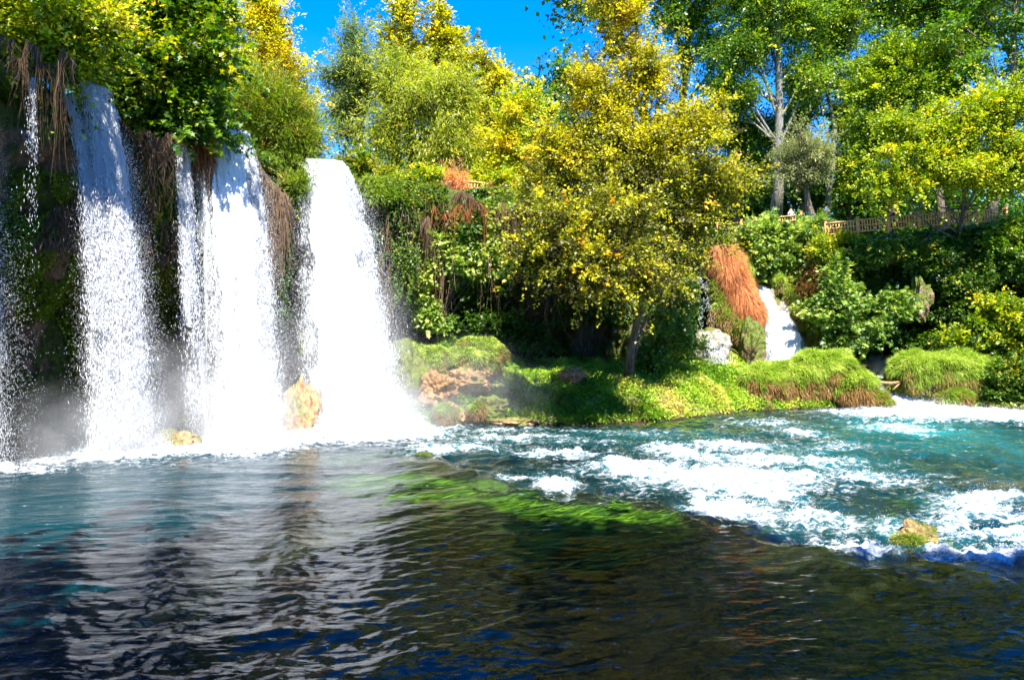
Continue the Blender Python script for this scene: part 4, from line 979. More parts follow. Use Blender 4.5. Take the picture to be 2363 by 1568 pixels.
waterfall('waterfall', 'tall shaded waterfall pouring out under the maple, left of the picture', at(192, 192, 25.2), at(244, 205, 25.8), at(236, 1040, 25.6), at(348, 1035, 26.4), 140000, 401, dens=0.95, rivulets=6, scatter=0.45, sdens=0.02, edge=0.32)
waterfall('waterfall', 'broad brilliant waterfall in the middle of the three', at(478, 292, 31.2), at(562, 302, 32.0), at(505, 1015, 30.2), at(648, 1005, 31.4), 150000, 402, dens=1.35, rivulets=6, scatter=0.5, sdens=0.14, layers=3)
waterfall('waterfall', 'widest and whitest waterfall, nearest the centre of the picture', at(700, 368, 35.4), at(778, 372, 36.0), at(715, 1000, 33.0), at(925, 992, 33.6), 150000, 403, dens=1.6, rivulets=5, scatter=0.8, sdens=0.26, layers=3)
waterfall('side_waterfall', 'thin twisting side stream left of the first tall waterfall', at(150, 235, 25.2), at(168, 215, 25.3), at(225, 760, 25.2), at(262, 760, 25.4), 8000, 404, dens=0.5, rivulets=4, scatter=0.3, layers=0, drops=0.3)
waterfall('side_waterfall', 'narrow veil of water left of the middle waterfall', at(402, 280, 29.8), at(422, 282, 29.9), at(432, 1010, 28.8), at(478, 1005, 29.4), 10000, 405, dens=0.6, rivulets=3, scatter=0.35, sheet='sheet_thin', layers=1)
waterfall('side_waterfall', 'thin trickle between the narrow veil and the middle waterfall', at(450, 350, 31), at(474, 330, 31.2), at(455, 1000, 30.4), at(505, 1000, 30.6), 3500, 406, dens=0.3, rivulets=3, scatter=0.25, sheet='sheet_thin', layers=1)
waterfall('side_waterfall', 'spray-like waterfall cut by the left edge of the picture', at(-90, 150, 22.6), at(-60, 150, 22.8), at(-75, 1080, 22.0), at(25, 1080, 22.8), 42000, 407, dens=0.8, rivulets=3, scatter=0.6, sheet='sheet_thin', layers=0, size=0.55)
waterfall('side_waterfall', 'thread of water running down the dark left cliff', at(76, 180, 23.0), at(84, 180, 23.0), at(78, 640, 22.6), at(92, 640, 22.6), 900, 408, dens=0.5, rivulets=1, scatter=0.15, sheet='sheet_thin', layers=0, size=0.7, drops=0)
waterfall('side_waterfall', 'thin dripping threads beside the red root mound', at(1608, 640, 45), at(1632, 640, 45), at(1610, 770, 44.6), at(1648, 775, 44.8), 500, 409, dens=0.2, rivulets=7, scatter=0.12, sheet='sheet_thin', layers=0, size=0.9, drops=0)
waterfall('cascade', 'small bright cascade sliding down the slope right of the red roots', at(1738, 655, 48.6), at(1752, 655, 48.6), at(1765, 842, 45.0), at(1868, 838, 45.2), 26000, 410, dens=2.0, rivulets=3, scatter=0.1, thick=0.12, sdens=0.5, layers=2, drops=0.1)
waterfall('cascade', 'thin white film of water sliding down the grey slab left of the bright cascade', at(1612, 768, 43.0), at(1640, 764, 43.0), at(1625, 838, 42.0), at(1700, 840, 42.2), 1200, 412, dens=0.25, rivulets=5, scatter=0.12, thick=0.08, layers=0, drops=0)
waterfall('cascade', 'white gush between the two grass mounds pouring into the river', at(2016, 866, 44.5), at(2048, 866, 44.5), at(2050, 948, 41.0), at(2150, 946, 41.0), 22000, 411, dens=2.0, rivulets=3, scatter=0.25, thick=0.15, sdens=0.5, layers=2, drops=0.2)
def splash(name, label, px, py, rx, h, n, seed, ry=1.0):
    """droplets thrown up above the water"""
    rng = np.random.default_rng(seed)
    cx, cy = on_water(px, py)
    a = rng.random(n) * 6.283; r = np.sqrt(rng.random(n)) 
    P = np.stack([cx + np.cos(a) * r * rx, cy + np.sin(a) * r * ry, h * rng.exponential(0.28, n) * (1.1 - r)], -1)
    V, F = bipyr(P, rdir(n, rng), 0.02 + 0.04 * rng.random(n), 0.015 + 0.022 * rng.random(n), rng)
    o = mesh_obj(name, V, F, M['drops'], origin=(cx, cy, 0))
    tag(o, label, 'splash', kind='stuff')
splash('splash', 'spray at the foot of the first waterfall', 300, 1040, 1.7, 2.2, 20000, 501)
splash('splash', 'spray at the foot of the middle waterfall', 565, 1012, 1.9, 2.6, 30000, 502)
splash('splash', 'spray at the foot of the widest waterfall', 850, 994, 2.9, 4.0, 52000, 503, 1.1)
def foam_spray():
    rng = np.random.default_rng(504); n = 46000
    dx = np.gradient(WX[:, 0]); dy = np.gradient(WY[0])
    w = (np.clip(WF - 0.45, 0, 1.0) * dx[:, None] * dy[None] * (WY < 41.5)).ravel(); i = rng.choice(len(w), n, p=w / w.sum())
    x = WX.ravel()[i] + rng.normal(size=n) * 0.06; y = WY.ravel()[i] + rng.normal(size=n) * 0.06
    P = np.stack([x, y, WH.ravel()[i] + rng.exponential(0.07, n)], -1)
    V, F = bipyr(P, rdir(n, rng), 0.012 + 0.035 * rng.random(n) ** 2, 0.01 + 0.02 * rng.random(n) ** 2, rng)
    tag(mesh_obj('splash', V, F, M['drops'], origin=(8, 25, 0)), 'drops thrown up over the white rapids', 'splash', kind='stuff')
foam_spray()
splash('splash', 'spray below the white gush', 2140, 950, 2.5, 1.0, 9000, 506, 1.0)

def puff(name, label, c, r, dens, seed):
    mb_ = bpy.data.meshes.new(name)
    n1, n2 = 20, 12
    th = np.linspace(0, 2 * math.pi, n1, endpoint=False); ph = np.linspace(0.001, math.pi - 0.001, n2)
    T, Pp = np.meshgrid(th, ph)
    V = np.stack([np.cos(T) * np.sin(Pp), np.sin(T) * np.sin(Pp), np.cos(Pp)], -1)
    V = (V * np.array(r)).reshape(-1, 3)
    i = np.arange(n2 - 1)[:, None] * n1; j = np.arange(n1)[None]; j2 = (j + 1) % n1
    Q = np.stack([i + j, i + n1 + j, i + n1 + j2, i + j2], -1).reshape(-1, 4)
    o = mesh_obj(name, V + np.array(c), Q, mist_mat('mist_%d' % seed, dens, r), origin=c, smooth=True)
    tag(o, label, 'mist', kind='stuff')
for k, (px, py, Y, r, dn, lab) in enumerate((
        (290, 985, 25.2, (2.3, 1.4, 2.0), 0.16, 'mist at the foot of the first waterfall'),
        (300, 880, 25.8, (2.0, 1.3, 4.0), 0.05, 'thin tall mist around the first waterfall'),
        (410, 930, 27.8, (3.2, 1.6, 3.4), 0.10, 'mist over the low rock between the first and middle waterfalls'),
        (570, 965, 30.0, (3.2, 1.6, 2.6), 0.30, 'mist at the foot of the middle waterfall'),
        (550, 860, 30.6, (3.4, 1.6, 5.0), 0.09, 'tall thin mist around the middle waterfall'),
        (690, 880, 32.6, (3.0, 1.6, 4.4), 0.04, 'mist around the mossy rock between the falls'),
        (840, 950, 32.6, (3.8, 1.8, 3.0), 0.38, 'mist at the foot of the widest waterfall'),
        (830, 830, 33.0, (3.6, 1.8, 5.5), 0.12, 'tall mist around the widest waterfall'),
        (960, 960, 32.3, (3.6, 1.4, 1.8), 0.14, 'low white mist rolling right from the widest waterfall'),
        (1080, 900, 33.4, (5.5, 1.8, 3.4), 0.045, 'thin mist drifting over the rocks and the shaded bank'),
        (150, 1010, 23.6, (3.0, 1.6, 2.4), 0.07, 'thin mist over the water at the foot of the dark cliff'),
        (2030, 850, 46.0, (1.9, 1.5, 1.3), 0.22, 'mist in the hollow between the grass mounds'),
        (2190, 940, 41.0, (3.4, 1.0, 0.8), 0.14, 'low mist over the foam below the white gush'))):
    puff('mist', lab, at(px, py, Y), r, dn, k + 1)

# ------------------------------------------------------------------ rocks and grass mounds
def blob(c, r, seed, amp=0.25, fr=1.3, nu=90, nv=60, flat=0.0, octv=5):
    th = np.linspace(0, 2 * math.pi, nu, endpoint=False); ph = np.linspace(0.002, math.pi - 0.002, nv)
    T, Pp = np.meshgrid(th, ph)
    U = np.stack([np.cos(T) * np.sin(Pp), np.sin(T) * np.sin(Pp), np.cos(Pp)], -1)
    rr = 1 + amp * fbm(U[..., 0] * fr + seed * 3.3, U[..., 1] * fr, U[..., 2] * fr, octv, seed, 0.55)
    V = (U * rr[..., None] * np.array(r) + np.array(c)).reshape(-1, 3)
    i = np.arange(nv - 1)[:, None] * nu; j = np.arange(nu)[None]; j2 = (j + 1) % nu
    Q = np.stack([i + j, i + nu + j, i + nu + j2, i + j2], -1).reshape(-1, 4)
    return V, Q
def rock(name, label, px, py, Y, r, mat, seed, amp=0.3, fr=1.6, group=None, cat='rock'):
    c = at(px, py, Y)
    V, Q = blob(c, r, seed, amp, fr)
    o = mesh_obj(name, V, Q, mat, smooth=True, origin=c)
    return tag(o, label, cat, group)
rock('rock', 'mossy orange rock standing between the middle and widest waterfalls', 692, 985, 31.8, (0.95, 0.8, 1.95), M['wetrock'], 1, 0.34, 1.7)
rock('rock', 'low brown rock in the foam between the first and middle waterfalls', 400, 1022, 27.8, (1.0, 0.7, 0.5), M['wetrock'], 2)
rock('rock', 'slanting brown rock half hidden behind the middle waterfall', 560, 925, 33.8, (1.5, 0.8, 1.2), M['wetrock'], 3)
rock('rock', 'bright pink tufa rock at the right foot of the widest waterfall', 1008, 900, 33.9, (0.85, 0.7, 0.85), M['pinkrock'], 4, 0.38, 2.0)
rock('rock', 'brown layered tufa rock on the shaded edge of the left mound', 1080, 880, 35.2, (1.2, 0.7, 0.6), M['pinkrock'], 5, 0.4, 2.2)
rock('rock', 'large shaded brown rock at the waterline right of the pink rock', 1130, 945, 34.6, (1.1, 0.7, 0.6), M['mossrock'], 6, 0.35, 1.8)
rock('rock', 'mossy rock dipping into the water beside the white foam', 1040, 960, 33.2, (0.7, 0.5, 0.6), M['wetrock'], 7, 0.3)
rock('rock', 'flat mossy rock at the waterline left of the shaded bank', 1190, 972, 33.6, (1.1, 0.4, 0.2), M['wetrock'], 8)
rock('rock', 'small brown rock on the grass in the shade left of the tree', 1320, 866, 36.6, (0.7, 0.5, 0.45), M['pinkrock'], 9)
rock('rock', 'brown soil slab left of the pink rock beside the falling water', 935, 870, 34.6, (1.1, 0.9, 1.6), M['mossrock'], 10, 0.3)
rock('rock', 'grey-pink sloping slab washed by the dripping threads', 1640, 800, 44.0, (1.3, 0.9, 1.2), M['greyrock'], 11, 0.22)
rock('rock', 'mossy ridge of rock along the left side of the small cascade', 1735, 800, 44.1, (0.75, 0.8, 1.6), M['mossrock'], 12, 0.3)
rock('rock', 'grey boulder at the top of the small cascade', 1755, 640, 49.0, (0.8, 0.6, 0.5), M['greyrock'], 13)
rock('rock', 'stone ramp under the small cascade', 1800, 800, 47.4, (1.9, 1.2, 4.0), M['greyrock'], 14, 0.12)
rock('rock', 'brown rock knob hanging on the shaded right cliff', 2125, 690, 44.4, (0.6, 0.5, 1.3), M['mossrock'], 15, 0.4)
rock('rock', 'dark ledge of rock beside the white gush', 2055, 905, 42.6, (0.5, 0.5, 0.4), M['cliff'], 16)

def mound(name, label, blobs, n, seed, mat='moundgrass', blade=0.4, tint=(0.62, 0.15), width=0.035, brown=0.5):
    rng = np.random.default_rng(seed)
    c0 = at(*blobs[0][:3])
    e = empty(name, (c0[0], c0[1], 0.0), label, 'grass mound')
    Vs, Qs, off = [], [], 0
    P, N_, HZ_ = [], [], []
    per = np.array([b[3] * b[5] for b in blobs]); per = per / per.sum()
    for k, (px, py, Y, rx, ry, rz) in enumerate(blobs):
        c = at(px, py, Y)
        V, Q = blob(c, (rx, ry, rz), seed + k, 0.24, 1.6, 70, 44)
        Vs.append(V); Qs.append(Q + off); off += len(V)
        q = int(n * per[k]); u = rdir(q, rng); u[:, 2] = np.where(u[:, 2] < -0.55, -u[:, 2], u[:, 2]); u[:, 1] -= 0.25 * rng.random(q); u = unit(u)
        rr = 1 + 0.24 * fbm(u[:, 0] * 1.6 + (seed + k) * 3.3, u[:, 1] * 1.6, u[:, 2] * 1.6, 5, seed + k, 0.55)
        HZ_.append(u[:, 2]); P.append(c + u * rr[:, None] * np.array([rx, ry, rz])); N_.append(unit(u / np.array([rx, ry, rz])))
    mesh_obj('earth_core', np.concatenate(Vs), np.concatenate(Qs), M['moundcore'], e, smooth=True)
    P = np.concatenate(P); N_ = np.concatenate(N_); q = len(P)
    ht = sstep(-0.35, 0.5, N_[:, 2])
    hz = np.concatenate(HZ_)
    cl = fbm(P[:, 0] / 0.5, P[:, 1] / 0.5, P[:, 2] / 0.5, 3, seed + 5)
    D = unit(N_ * 0.8 + np.array([0, 0, -0.15]) + np.stack([cl, 0 * cl, -np.abs(cl)], -1) * 0.5 + rng.normal(size=(q, 3)) * 0.35 + (1 - ht)[:, None] * np.array([0, 0, -0.8]))
    t = tint[0] + brown * (sstep(-0.3, 0.75, hz + 0.25 * cl) - 0.8) + tint[1] * (cl * 1.3 + rng.normal(size=q) * 0.6)
    L = blade * (0.6 + 0.7 * rng.random(q))
    card_obj('grass', P - N_ * 0.05, D, rdir(q, rng), L, width * (0.7 + 0.6 * rng.random(q)), np.clip(t, 0.01, 0.99), M[mat], e, 'blade')
    return e
mound('grass_mound', 'big round-topped grass mound with brown skirts left of the white gush', [(1905, 872, 41.6, 2.0, 1.4, 1.7), (1830, 890, 41.4, 2.1, 1.2, 1.35), (1955, 905, 41.2, 1.7, 1.2, 1.3), (1760, 895, 41.0, 1.6, 1.1, 1.2)], 80000, 601, brown=0.95)
mound('grass_mound', 'small brownish grass tuft at the waterline beside the white gush', [(2015, 930, 40.9, 1.0, 0.7, 0.6), (1975, 925, 40.8, 0.9, 0.6, 0.7)], 14000, 611, tint=(0.45, 0.2))
mound('grass_mound', 'wide bright grass mound right of the white gush', [(2180, 872, 42.2, 2.6, 1.4, 1.6), (2110, 870, 42.2, 1.5, 1.2, 1.5), (2255, 880, 42.2, 1.7, 1.2, 1.4)], 66000, 621, tint=(0.7, 0.14))
mound('grass_mound', 'small yellow grass tuft in front of the wide right mound', [(2200, 922, 40.6, 0.9, 0.6, 0.6)], 8000, 631, tint=(0.5, 0.2))
mound('grass_mound', 'green and tan weedy hummock beside the widest waterfall', [(1060, 850, 36.4, 2.1, 1.2, 1.1), (975, 845, 36.0, 1.5, 1.1, 1.1), (1110, 815, 38, 1.3, 1.0, 0.9)], 46000, 641, tint=(0.62, 0.28), blade=0.22, brown=0.8)
mound('grass_mound', 'drooping mossy grass clump at the foot of the pink rocks', [(1032, 958, 33.0, 0.55, 0.4, 0.5), (1100, 950, 33.6, 0.4, 0.3, 0.4)], 6000, 651, tint=(0.4, 0.2), blade=0.3)
# red root hair mound
def hairy(name, label, blobs, n, seed):
    rng = np.random.default_rng(seed); c0 = at(*blobs[0][:3])
    e = empty(name, c0, label, 'roots'); Vs, Qs, off, P, N_ = [], [], 0, [], []
    for k, (px, py, Y, rx, ry, rz) in enumerate(blobs):
        c = at(px, py, Y); V, Q = blob(c, (rx, ry, rz), seed + k, 0.12, 1.3, 60, 40); Vs.append(V); Qs.append(Q + off); off += len(V)
        q = n // len(blobs); u = rdir(q, rng); u[:, 1] -= 0.5; u = unit(u)
        P.append(c + u * np.array([rx, ry, rz]) * 1.02); N_.append(u)
    mesh_obj('root_mass', np.concatenate(Vs), np.concatenate(Qs), M['log'], e, smooth=True)
    P = np.concatenate(P); N_ = np.concatenate(N_); q = len(P)
    D = unit(N_ * 0.5 + np.array([0.25, -0.1, -0.8]) + rng.normal(size=(q, 3)) * 0.28)
    cl = fbm(P[:, 0] * 3, P[:, 2] * 0.7, octv=3, seed=seed)
    card_obj('root_hair', P, D, N_, 0.5 + 0.8 * rng.random(q), 0.03, np.clip(0.5 + 0.35 * cl + 0.18 * rng.normal(size=q), 0.01, 0.99), M['hair'], e, 'blade')
hairy('root_mound', 'bright rust-red mass of hanging roots left of the small cascade', [(1668, 592, 46.8, 0.95, 0.8, 0.8), (1676, 612, 46.7, 0.85, 0.8, 1.0), (1684, 636, 46.5, 0.72, 0.75, 1.1), (1694, 660, 46.3, 0.72, 0.7, 1.1), (1706, 684, 46.1, 0.80, 0.7, 1.1), (1716, 704, 45.9, 0.90, 0.7, 1.0), (1722, 716, 45.8, 0.92, 0.65, 0.9)], 42000, 701)
# green-yellow banks along both sides of the cascade
mound('grass_bank', 'strip of bright moss and grass descending right of the small cascade', [(1800, 660, 47.4, 0.5, 0.7, 0.8), (1820, 688, 47.1, 0.5, 0.7, 0.9), (1842, 716, 46.7, 0.55, 0.7, 0.9), (1864, 745, 46.3, 0.6, 0.7, 1.0), (1888, 775, 45.8, 0.7, 0.7, 0.9), (1912, 800, 45.2, 0.8, 0.7, 0.8)], 22000, 711, tint=(0.7, 0.2), blade=0.3)
mound('grass_bank', 'mossy green shoulder under the red roots', [(1742, 790, 44.6, 0.55, 0.5, 0.9), (1715, 775, 45.0, 0.7, 0.6, 1.0), (1690, 750, 45.4, 0.8, 0.6, 1.2), (1665, 720, 46.0, 0.8, 0.7, 1.3), (1655, 680, 46.6, 0.7, 0.7, 1.2)], 20000, 721, tint=(0.5, 0.25), blade=0.3)
mound('grass_bank', 'green leafy slope between the red roots and the fig bush', [(1720, 640, 47.4, 0.5, 0.5, 1.4)], 5000, 731, tint=(0.6, 0.2), blade=0.25)

# grass and leafy ground cover on the bank
def bank_grass():
    rng = np.random.default_rng(801)
    m = 560000
    x = rng.uniform(-7.5, 34, m); y = rng.uniform(32.5, 46.5, m)
    z = ground_z(x, y)
    dens = 0.55 + 0.5 * fbm(x / 0.9, y / 0.9, octv=3, seed=803)
    keep = (z > 0.02) & (rng.random(m) < dens)
    keep &= ~((np.abs(x - np.interp(y, [40, 46], [24.6, 24.0])) < 1.0) & (y > 40))
    x, y, z = x[keep][:230000], y[keep][:230000], z[keep][:230000]; n = len(x)
    P = np.stack([x, y, z + 0.02 + (0.14 + 0.30 * np.clip(fbm(x / 0.7, y / 0.7, octv=2, seed=807), 0, 1)) * rng.random(n) ** 1.5], -1)
    D = unit(rng.normal(size=(n, 3)) * 0.8 + np.array([0, -0.3, 0.35]))
    nn = unit(np.array([0, -0.2, 1.0]) + rng.normal(size=(n, 3)) * 0.45)
    L = 0.10 + 0.12 * rng.random(n)
    t = 0.50 + 0.30 * fbm(x / 1.4, y / 1.4, octv=3, seed=805) + 0.13 * rng.normal(size=n)
    t = t + 0.18 * sstep(4, 9, x)
    o = card_obj('grass', P, D, nn, L, L * 0.55, np.clip(t, 0.01, 0.99), M['grass'], origin=(8, 36, 1))
    tag(o, 'bright low grass and clover covering the river bank', 'grass', kind='stuff')
bank_grass()
cliff_cover('undergrowth', 'grass and weeds fringing the rim above the falls', -100, 780, 0.95, 1.0, 16000, 'feather', 0.28, 110, (0.45, 0.25), narrow=0.15, patch=-0.3, out=0.25, droop=0.5, cat='undergrowth')

def weeds(name, label, patches, n, matk, seed, flow=(0.9, 0.42), L0=0.6):
    rng = np.random.default_rng(seed); P = []
    for px, py, rx, ry in patches:
        cx, cy = on_water(px, py); q = n // len(patches)
        P.append(np.stack([cx + rng.normal(size=q) * rx * cy / FPX * 0.6, cy + rng.normal(size=q) * ry * cy * cy / (CAMZ * FPX) * 0.6], -1))
    P = np.concatenate(P); q = len(P)
    keep = fbm(P[:, 0] / 1.1 + P[:, 1] * 0.4, P[:, 1] / 0.6, octv=3, seed=seed) > 0.0
    P = P[keep]; q = len(P)
    z = np.maximum(ground_z(P[:, 0], P[:, 1]) + 0.04, -0.30 - 0.25 * rng.random(q))
    z = np.minimum(z, -0.12)
    P = np.concatenate([P, z[:, None]], 1)
    D = unit(np.array([flow[0], flow[1], 0.02]) + rng.normal(size=(q, 3)) * np.array([0.2, 0.2, 0.06]))
    t = 0.55 + 0.3 * fbm(P[:, 0] / 0.6, P[:, 1] / 0.3, octv=2, seed=seed + 2) + 0.15 * rng.normal(size=q)
    o = card_obj(name, P, D, unit(np.array([0, 0, 1.0]) + rng.normal(size=(q, 3)) * 0.2), L0 * (0.5 + rng.random(q)), 0.06, np.clip(t, 0.01, 0.99), M[matk], origin=P[0])
    tag(o, label, 'water weed', kind='stuff')
weeds('water_weed', 'green weed streaming under the clear water at the head of the rapids', [(1010, 1115, 90, 20), (1130, 1140, 120, 26), (1300, 1180, 140, 26), (1420, 1165, 90, 20), (1360, 1225, 60, 12), (960, 1140, 70, 14), (1280, 1240, 90, 20), (880, 1090, 90, 14), (1100, 1190, 120, 22), (1480, 1190, 60, 14)], 38000, 'weed', 811)
weeds('water_weed', 'bright green weed just under the surface in front of the widest waterfall', [(850, 1036, 90, 6), (760, 1042, 70, 6), (900, 1034, 50, 4)], 9000, 'weed', 812, (1, 0.1))
weeds('water_weed', 'green and brown weed patches among the right rapids', [(2170, 1140, 70, 12), (2020, 1170, 60, 14), (1760, 975, 120, 8), (1560, 968, 120, 6)], 9000, 'weed', 813, (1, 0.1))
weeds('water_weed', 'rusty brown weed bed under the turquoise water at the right edge', [(2290, 1095, 60, 14), (2340, 1110, 40, 14)], 6000, 'weed_brown', 814, (1, 0.1))
rock('rock', 'orange rock showing through the water at the head of the rapids', 1130, 1126, 21.3, (0.6, 0.35, 0.2), M['mossrock'], 31, 0.35)
rr_ = rock('rock', 'orange grass-tufted rock standing in the lower right rapids', 2112, 1243, 15.6, (0.40, 0.30, 0.34), M['wetrock'], 32, 0.42, 2.4)
mound('grass_tuft', 'green grass tuft on the near side of the orange rock in the rapids', [(2092, 1258, 15.3, 0.34, 0.16, 0.22)], 1800, 821, 'moundgrass', 0.24, (0.5, 0.25), 0.012)
mound('grass_tuft', 'thin grass tuft in the water right of the orange rock', [(2190, 1262, 15.5, 0.26, 0.1, 0.05)], 500, 822, 'moundgrass', 0.2, (0.5, 0.2), 0.012)
rock('rock', 'small dark stone breaking the surface at the start of the rapids', 978, 1052, 25.6, (0.35, 0.2, 0.16), M['cliff'], 33)

def bank_weeds():
    rng = np.random.default_rng(841); m = 90000
    x = rng.uniform(-7, 34, m); y = rng.uniform(33, 45, m); z = ground_z(x, y)
    keep = (z > 0.05) & (fbm(x / 1.3, y / 0.9, octv=3, seed=843) > 0.42) & ~((np.abs(x - 24.4) < 1.2) & (y > 40))
    x, y, z = x[keep], y[keep], z[keep]; n = len(x)
    P = np.stack([x, y, z], -1); D = unit(rng.normal(size=(n, 3)) * 0.5 + np.array([0, -0.15, 0.9]))
    t = np.clip(0.45 + 0.3 * fbm(x / 0.8, y / 0.8, octv=2, seed=845) + 0.2 * rng.normal(size=n), 0.01, 0.99)
    o = card_obj('weeds', P, D, rdir(n, rng), 0.2 + 0.4 * rng.random(n), 0.05, t, M['moundgrass'], shape='blade', origin=(8, 36, 1))
    tag(o, 'taller mixed weeds and dead stems standing in the bank grass', 'weeds', kind='stuff')
bank_weeds()
# fallen log between the mounds
def log_():
    e = empty('fallen_log', at(2040, 884, 41.6), 'yellowish fallen log lying across the white gush', 'log')
    mb = MB(); mb.tube([at(2005, 880, 41.7), at(2030, 882, 41.6), at(2055, 884, 41.5), at(2082, 880, 41.5)], [0.07, 0.10, 0.10, 0.07], 9, 0.3, 3); mb.build('stem', M['log'], e)
    mb = MB(); mb.tube([at(2060, 899, 41.3), at(2070, 890, 41.4), at(2080, 881, 41.5)], [0.05, 0.06, 0.05], 8, 0.3, 4); mb.build('branch', M['log'], e)
log_()

# ------------------------------------------------------------------ fences, railing
def fence(name, label, pts, seed, bay=2.1, h=0.95, post_extra=0.14):
    pts = np.array(pts, float)
    e = empty(name, pts[0], label, 'fence')
    seg = np.linalg.norm(np.diff(pts, axis=0), axis=1); cum = np.concatenate([[0], np.cumsum(seg)])
    nb = max(1, int(round(cum[-1] / bay))); bl = cum[-1] / nb
    P = lambda s: np.array([np.interp(s, cum, pts[:, a]) for a in range(3)])
    for k in range(nb + 1):
        p = P(k * bl); mb = MB()
        mb.box(p + np.array([0, 0, (h + post_extra) / 2 - 0.1]), (0.14, 0.14, h + post_extra + 0.2)); mb.box(p + np.array([0, 0, h + post_extra + 0.02]), (0.18, 0.18, 0.04))
        mb.build('post', M['fence'], e, smooth=False)
    for k in range(nb):
        a, b = P(k * bl), P((k + 1) * bl); u = b - a; L = np.linalg.norm(u); u = u / L
        side = unit(np.cross(u, np.array([0, 0, 1.0]))); up = np.cross(side, u)
        ax = np.stack([u, side, up]); mb = MB()
        for hz in (0.12, 0.52, 0.90): mb.box((a + b) / 2 + up * hz, (L - 0.15, 0.05, 0.075), ax)
        m = int(L / 0.2)
        for q in range(m):
            mb.box(a + u * (0.1 + (L - 0.2) * (q + 0.5) / m) + up * 0.5 - side * 0.04, (0.075, 0.024, 0.9), ax)
        mb.build('lattice_panel', M['fence'], e, smooth=False)
fence('lattice_fence', 'tan wooden lattice fence left of the green railing on the terrace', [at(1655, 545, 54.5), at(1700, 540, 53), at(1770, 532, 51.5), at(1848, 522, 50)], 1)
fence('lattice_fence', 'long orange-tan lattice fence along the terrace edge on the right', [at(1905, 546, 45.8), at(1960, 540, 45.4), at(2100, 527, 45.2), at(2215, 519, 45.2), at(2322, 512, 45.4)], 2)
fence('lattice_fence', 'short tan fence peeping above the dry fern in the centre', [at(1060, 450, 42.2), at(1170, 458, 43)], 3)
def railing():
    a, b = at(1856, 522, 52), at(1955, 530, 49.5)
    e = empty('railing', a, 'dark green metal railing sloping down behind the fence gap', 'railing')
    mb = MB(); ax = unit(b - a); a2, b2 = a + np.array([0, 0, 1.1]), b + np.array([0, 0, 0.45])
    mb.tube([a2, b2], 0.035, 8); mb.tube([a + np.array([0, 0, 0.2]), b - np.array([0, 0, 0.1])], 0.025, 8); mb.build('rail', M['greenrail'], e)
    mb = MB()
    for k in range(17):
        f = k / 16; t = a2 + (b2 - a2) * f; q = a + (b - a) * f + np.array([0, 0, 0.2 - 0.3 * f]); mb.tube([q, t], 0.016, 6)
    mb.build('balusters', M['greenrail'], e)
railing()

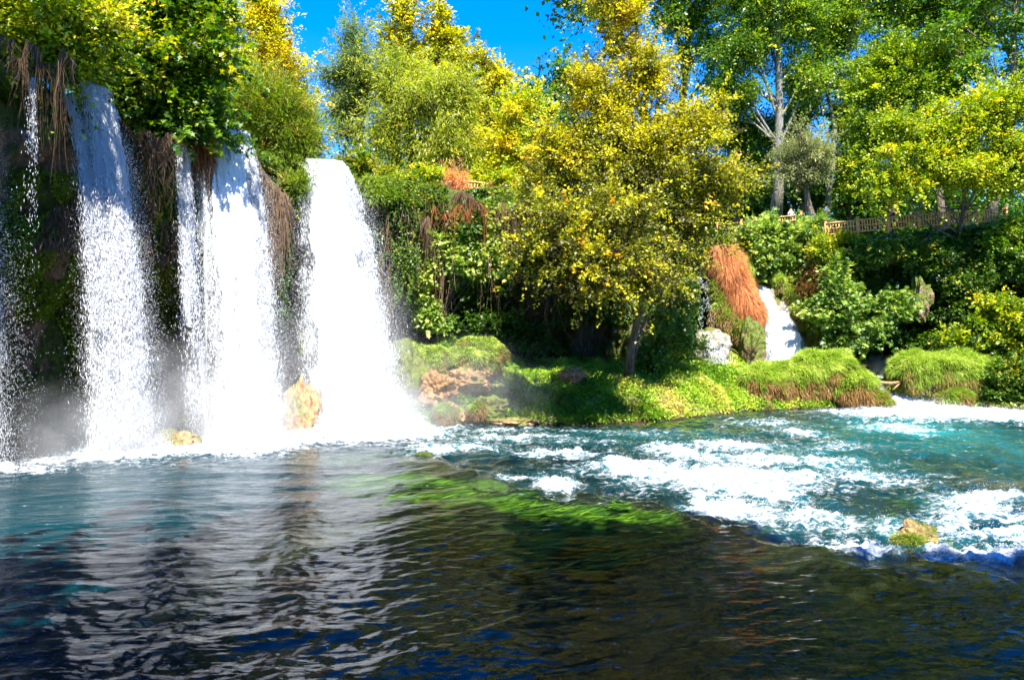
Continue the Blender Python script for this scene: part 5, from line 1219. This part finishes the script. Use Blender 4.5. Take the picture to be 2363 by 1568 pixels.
# ------------------------------------------------------------------ people on the terrace
def person(label, base, joints, edges, radii, head, shirt_idx, shirtc, hairc, legc=(0.05, 0.06, 0.10)):
    base = np.array(base, float)
    me = bpy.data.meshes.new('person')
    me.from_pydata([tuple(j) for j in joints], edges, []); me.update()
    o = bpy.data.objects.new('person', me); o.location = base
    link(o); tag(o, label, 'person')
    sk = o.modifiers.new('skin', 'SKIN'); sv = me.skin_vertices[0].data
    for k, r in enumerate(radii): sv[k].radius = (r, r * 0.85)
    sv[0].use_root = True
    sb = o.modifiers.new('sub', 'SUBSURF'); sb.levels = 2; sb.render_levels = 2
    me.materials.append(M['skin'])
    # clothing as a slightly larger skin over the torso / legs
    def cloth(nm, idx, mc, grow):
        mp = {v: k for k, v in enumerate(idx)}
        ed = [(mp[a], mp[b]) for a, b in edges if a in mp and b in mp]
        m2 = bpy.data.meshes.new(nm); m2.from_pydata([tuple(joints[v]) for v in idx], ed, []); m2.update()
        o2 = bpy.data.objects.new(nm, m2); link(o2, o)
        o2.modifiers.new('skin', 'SKIN'); s2 = m2.skin_vertices[0].data
        for k, v in enumerate(idx): s2[k].radius = (radii[v] * grow, radii[v] * grow * 0.9)
        s2[0].use_root = True
        x = o2.modifiers.new('sub', 'SUBSURF'); x.levels = 2; x.render_levels = 2
        m2.materials.append(plain(nm + '_cloth', mc, 0.85))
    cloth('shirt', shirt_idx, shirtc, 1.13)
    cloth('trousers', [0, 9, 10, 11, 12, 13, 14], legc, 1.14)
    V, Q = blob(np.array(joints[4]) + np.array([0, 0.015, 0.045]), (0.098, 0.115, 0.105), 5, 0.06, 1.5, 20, 14)
    mesh_obj('hair', V, Q, plain('hair_tone', hairc, 0.8), o, smooth=True, origin=(0, 0, 0))
EDG = [(0, 1), (1, 2), (2, 3), (3, 4), (2, 5), (5, 6), (2, 7), (7, 8), (0, 9), (9, 10), (10, 11), (0, 12), (12, 13), (13, 14)]
RAD = [0.15, 0.13, 0.15, 0.05, 0.095, 0.055, 0.035, 0.055, 0.035, 0.09, 0.06, 0.04, 0.09, 0.06, 0.04]
STAND = [(0, 0, .92), (0, 0, 1.15), (0, 0, 1.38), (0, 0, 1.5), (0, -.02, 1.62), (-.23, 0, 1.15), (-.22, -.18, .98), (.23, 0, 1.15), (.22, -.18, .98), (-.1, 0, .85), (-.11, 0, .46), (-.12, 0, .06), (.1, 0, .85), (.11, 0, .46), (.12, 0, .06)]
BEND = [(0, 0, .88), (-.02, -.10, 1.08), (-.05, -.25, 1.25), (-.06, -.32, 1.33), (-.07, -.40, 1.42), (-.26, -.28, 1.04), (-.20, -.42, .90), (.18, -.28, 1.04), (.12, -.42, .90), (-.1, 0, .80), (-.11, -.05, .44), (-.12, 0, .06), (.1, 0, .80), (.11, -.05, .44), (.12, 0, .06)]
SIT = [(0, 0, .48), (0, -.02, .72), (0, 0, .95), (0, 0, 1.07), (0, -.03, 1.19), (-.22, -.05, .72), (-.16, -.3, .6), (.22, -.05, .72), (.16, -.3, .6), (-.1, -.05, .46), (-.12, -.45, .5), (-.12, -.48, .06), (.1, -.05, .46), (.12, -.45, .5), (.12, -.48, .06)]
SH = [2, 1, 0, 5, 7]
p1 = at(1825, 527, 51.6); person('person in a pale grey top standing behind the left lattice fence', p1, STAND, EDG, RAD, 4, SH, (0.55, 0.53, 0.48), (0.03, 0.015, 0.01))
p2 = at(2056, 545, 46.6); person('person in a magenta shirt leaning on the right lattice fence', p2, BEND, EDG, RAD, 4, SH, (0.45, 0.08, 0.28), (0.02, 0.012, 0.01))
p3 = at(1906, 505, 57.0); person('person in a blue shirt sitting in the shade under the trees', p3, SIT, EDG, RAD, 4, SH, (0.16, 0.25, 0.48), (0.02, 0.012, 0.01))
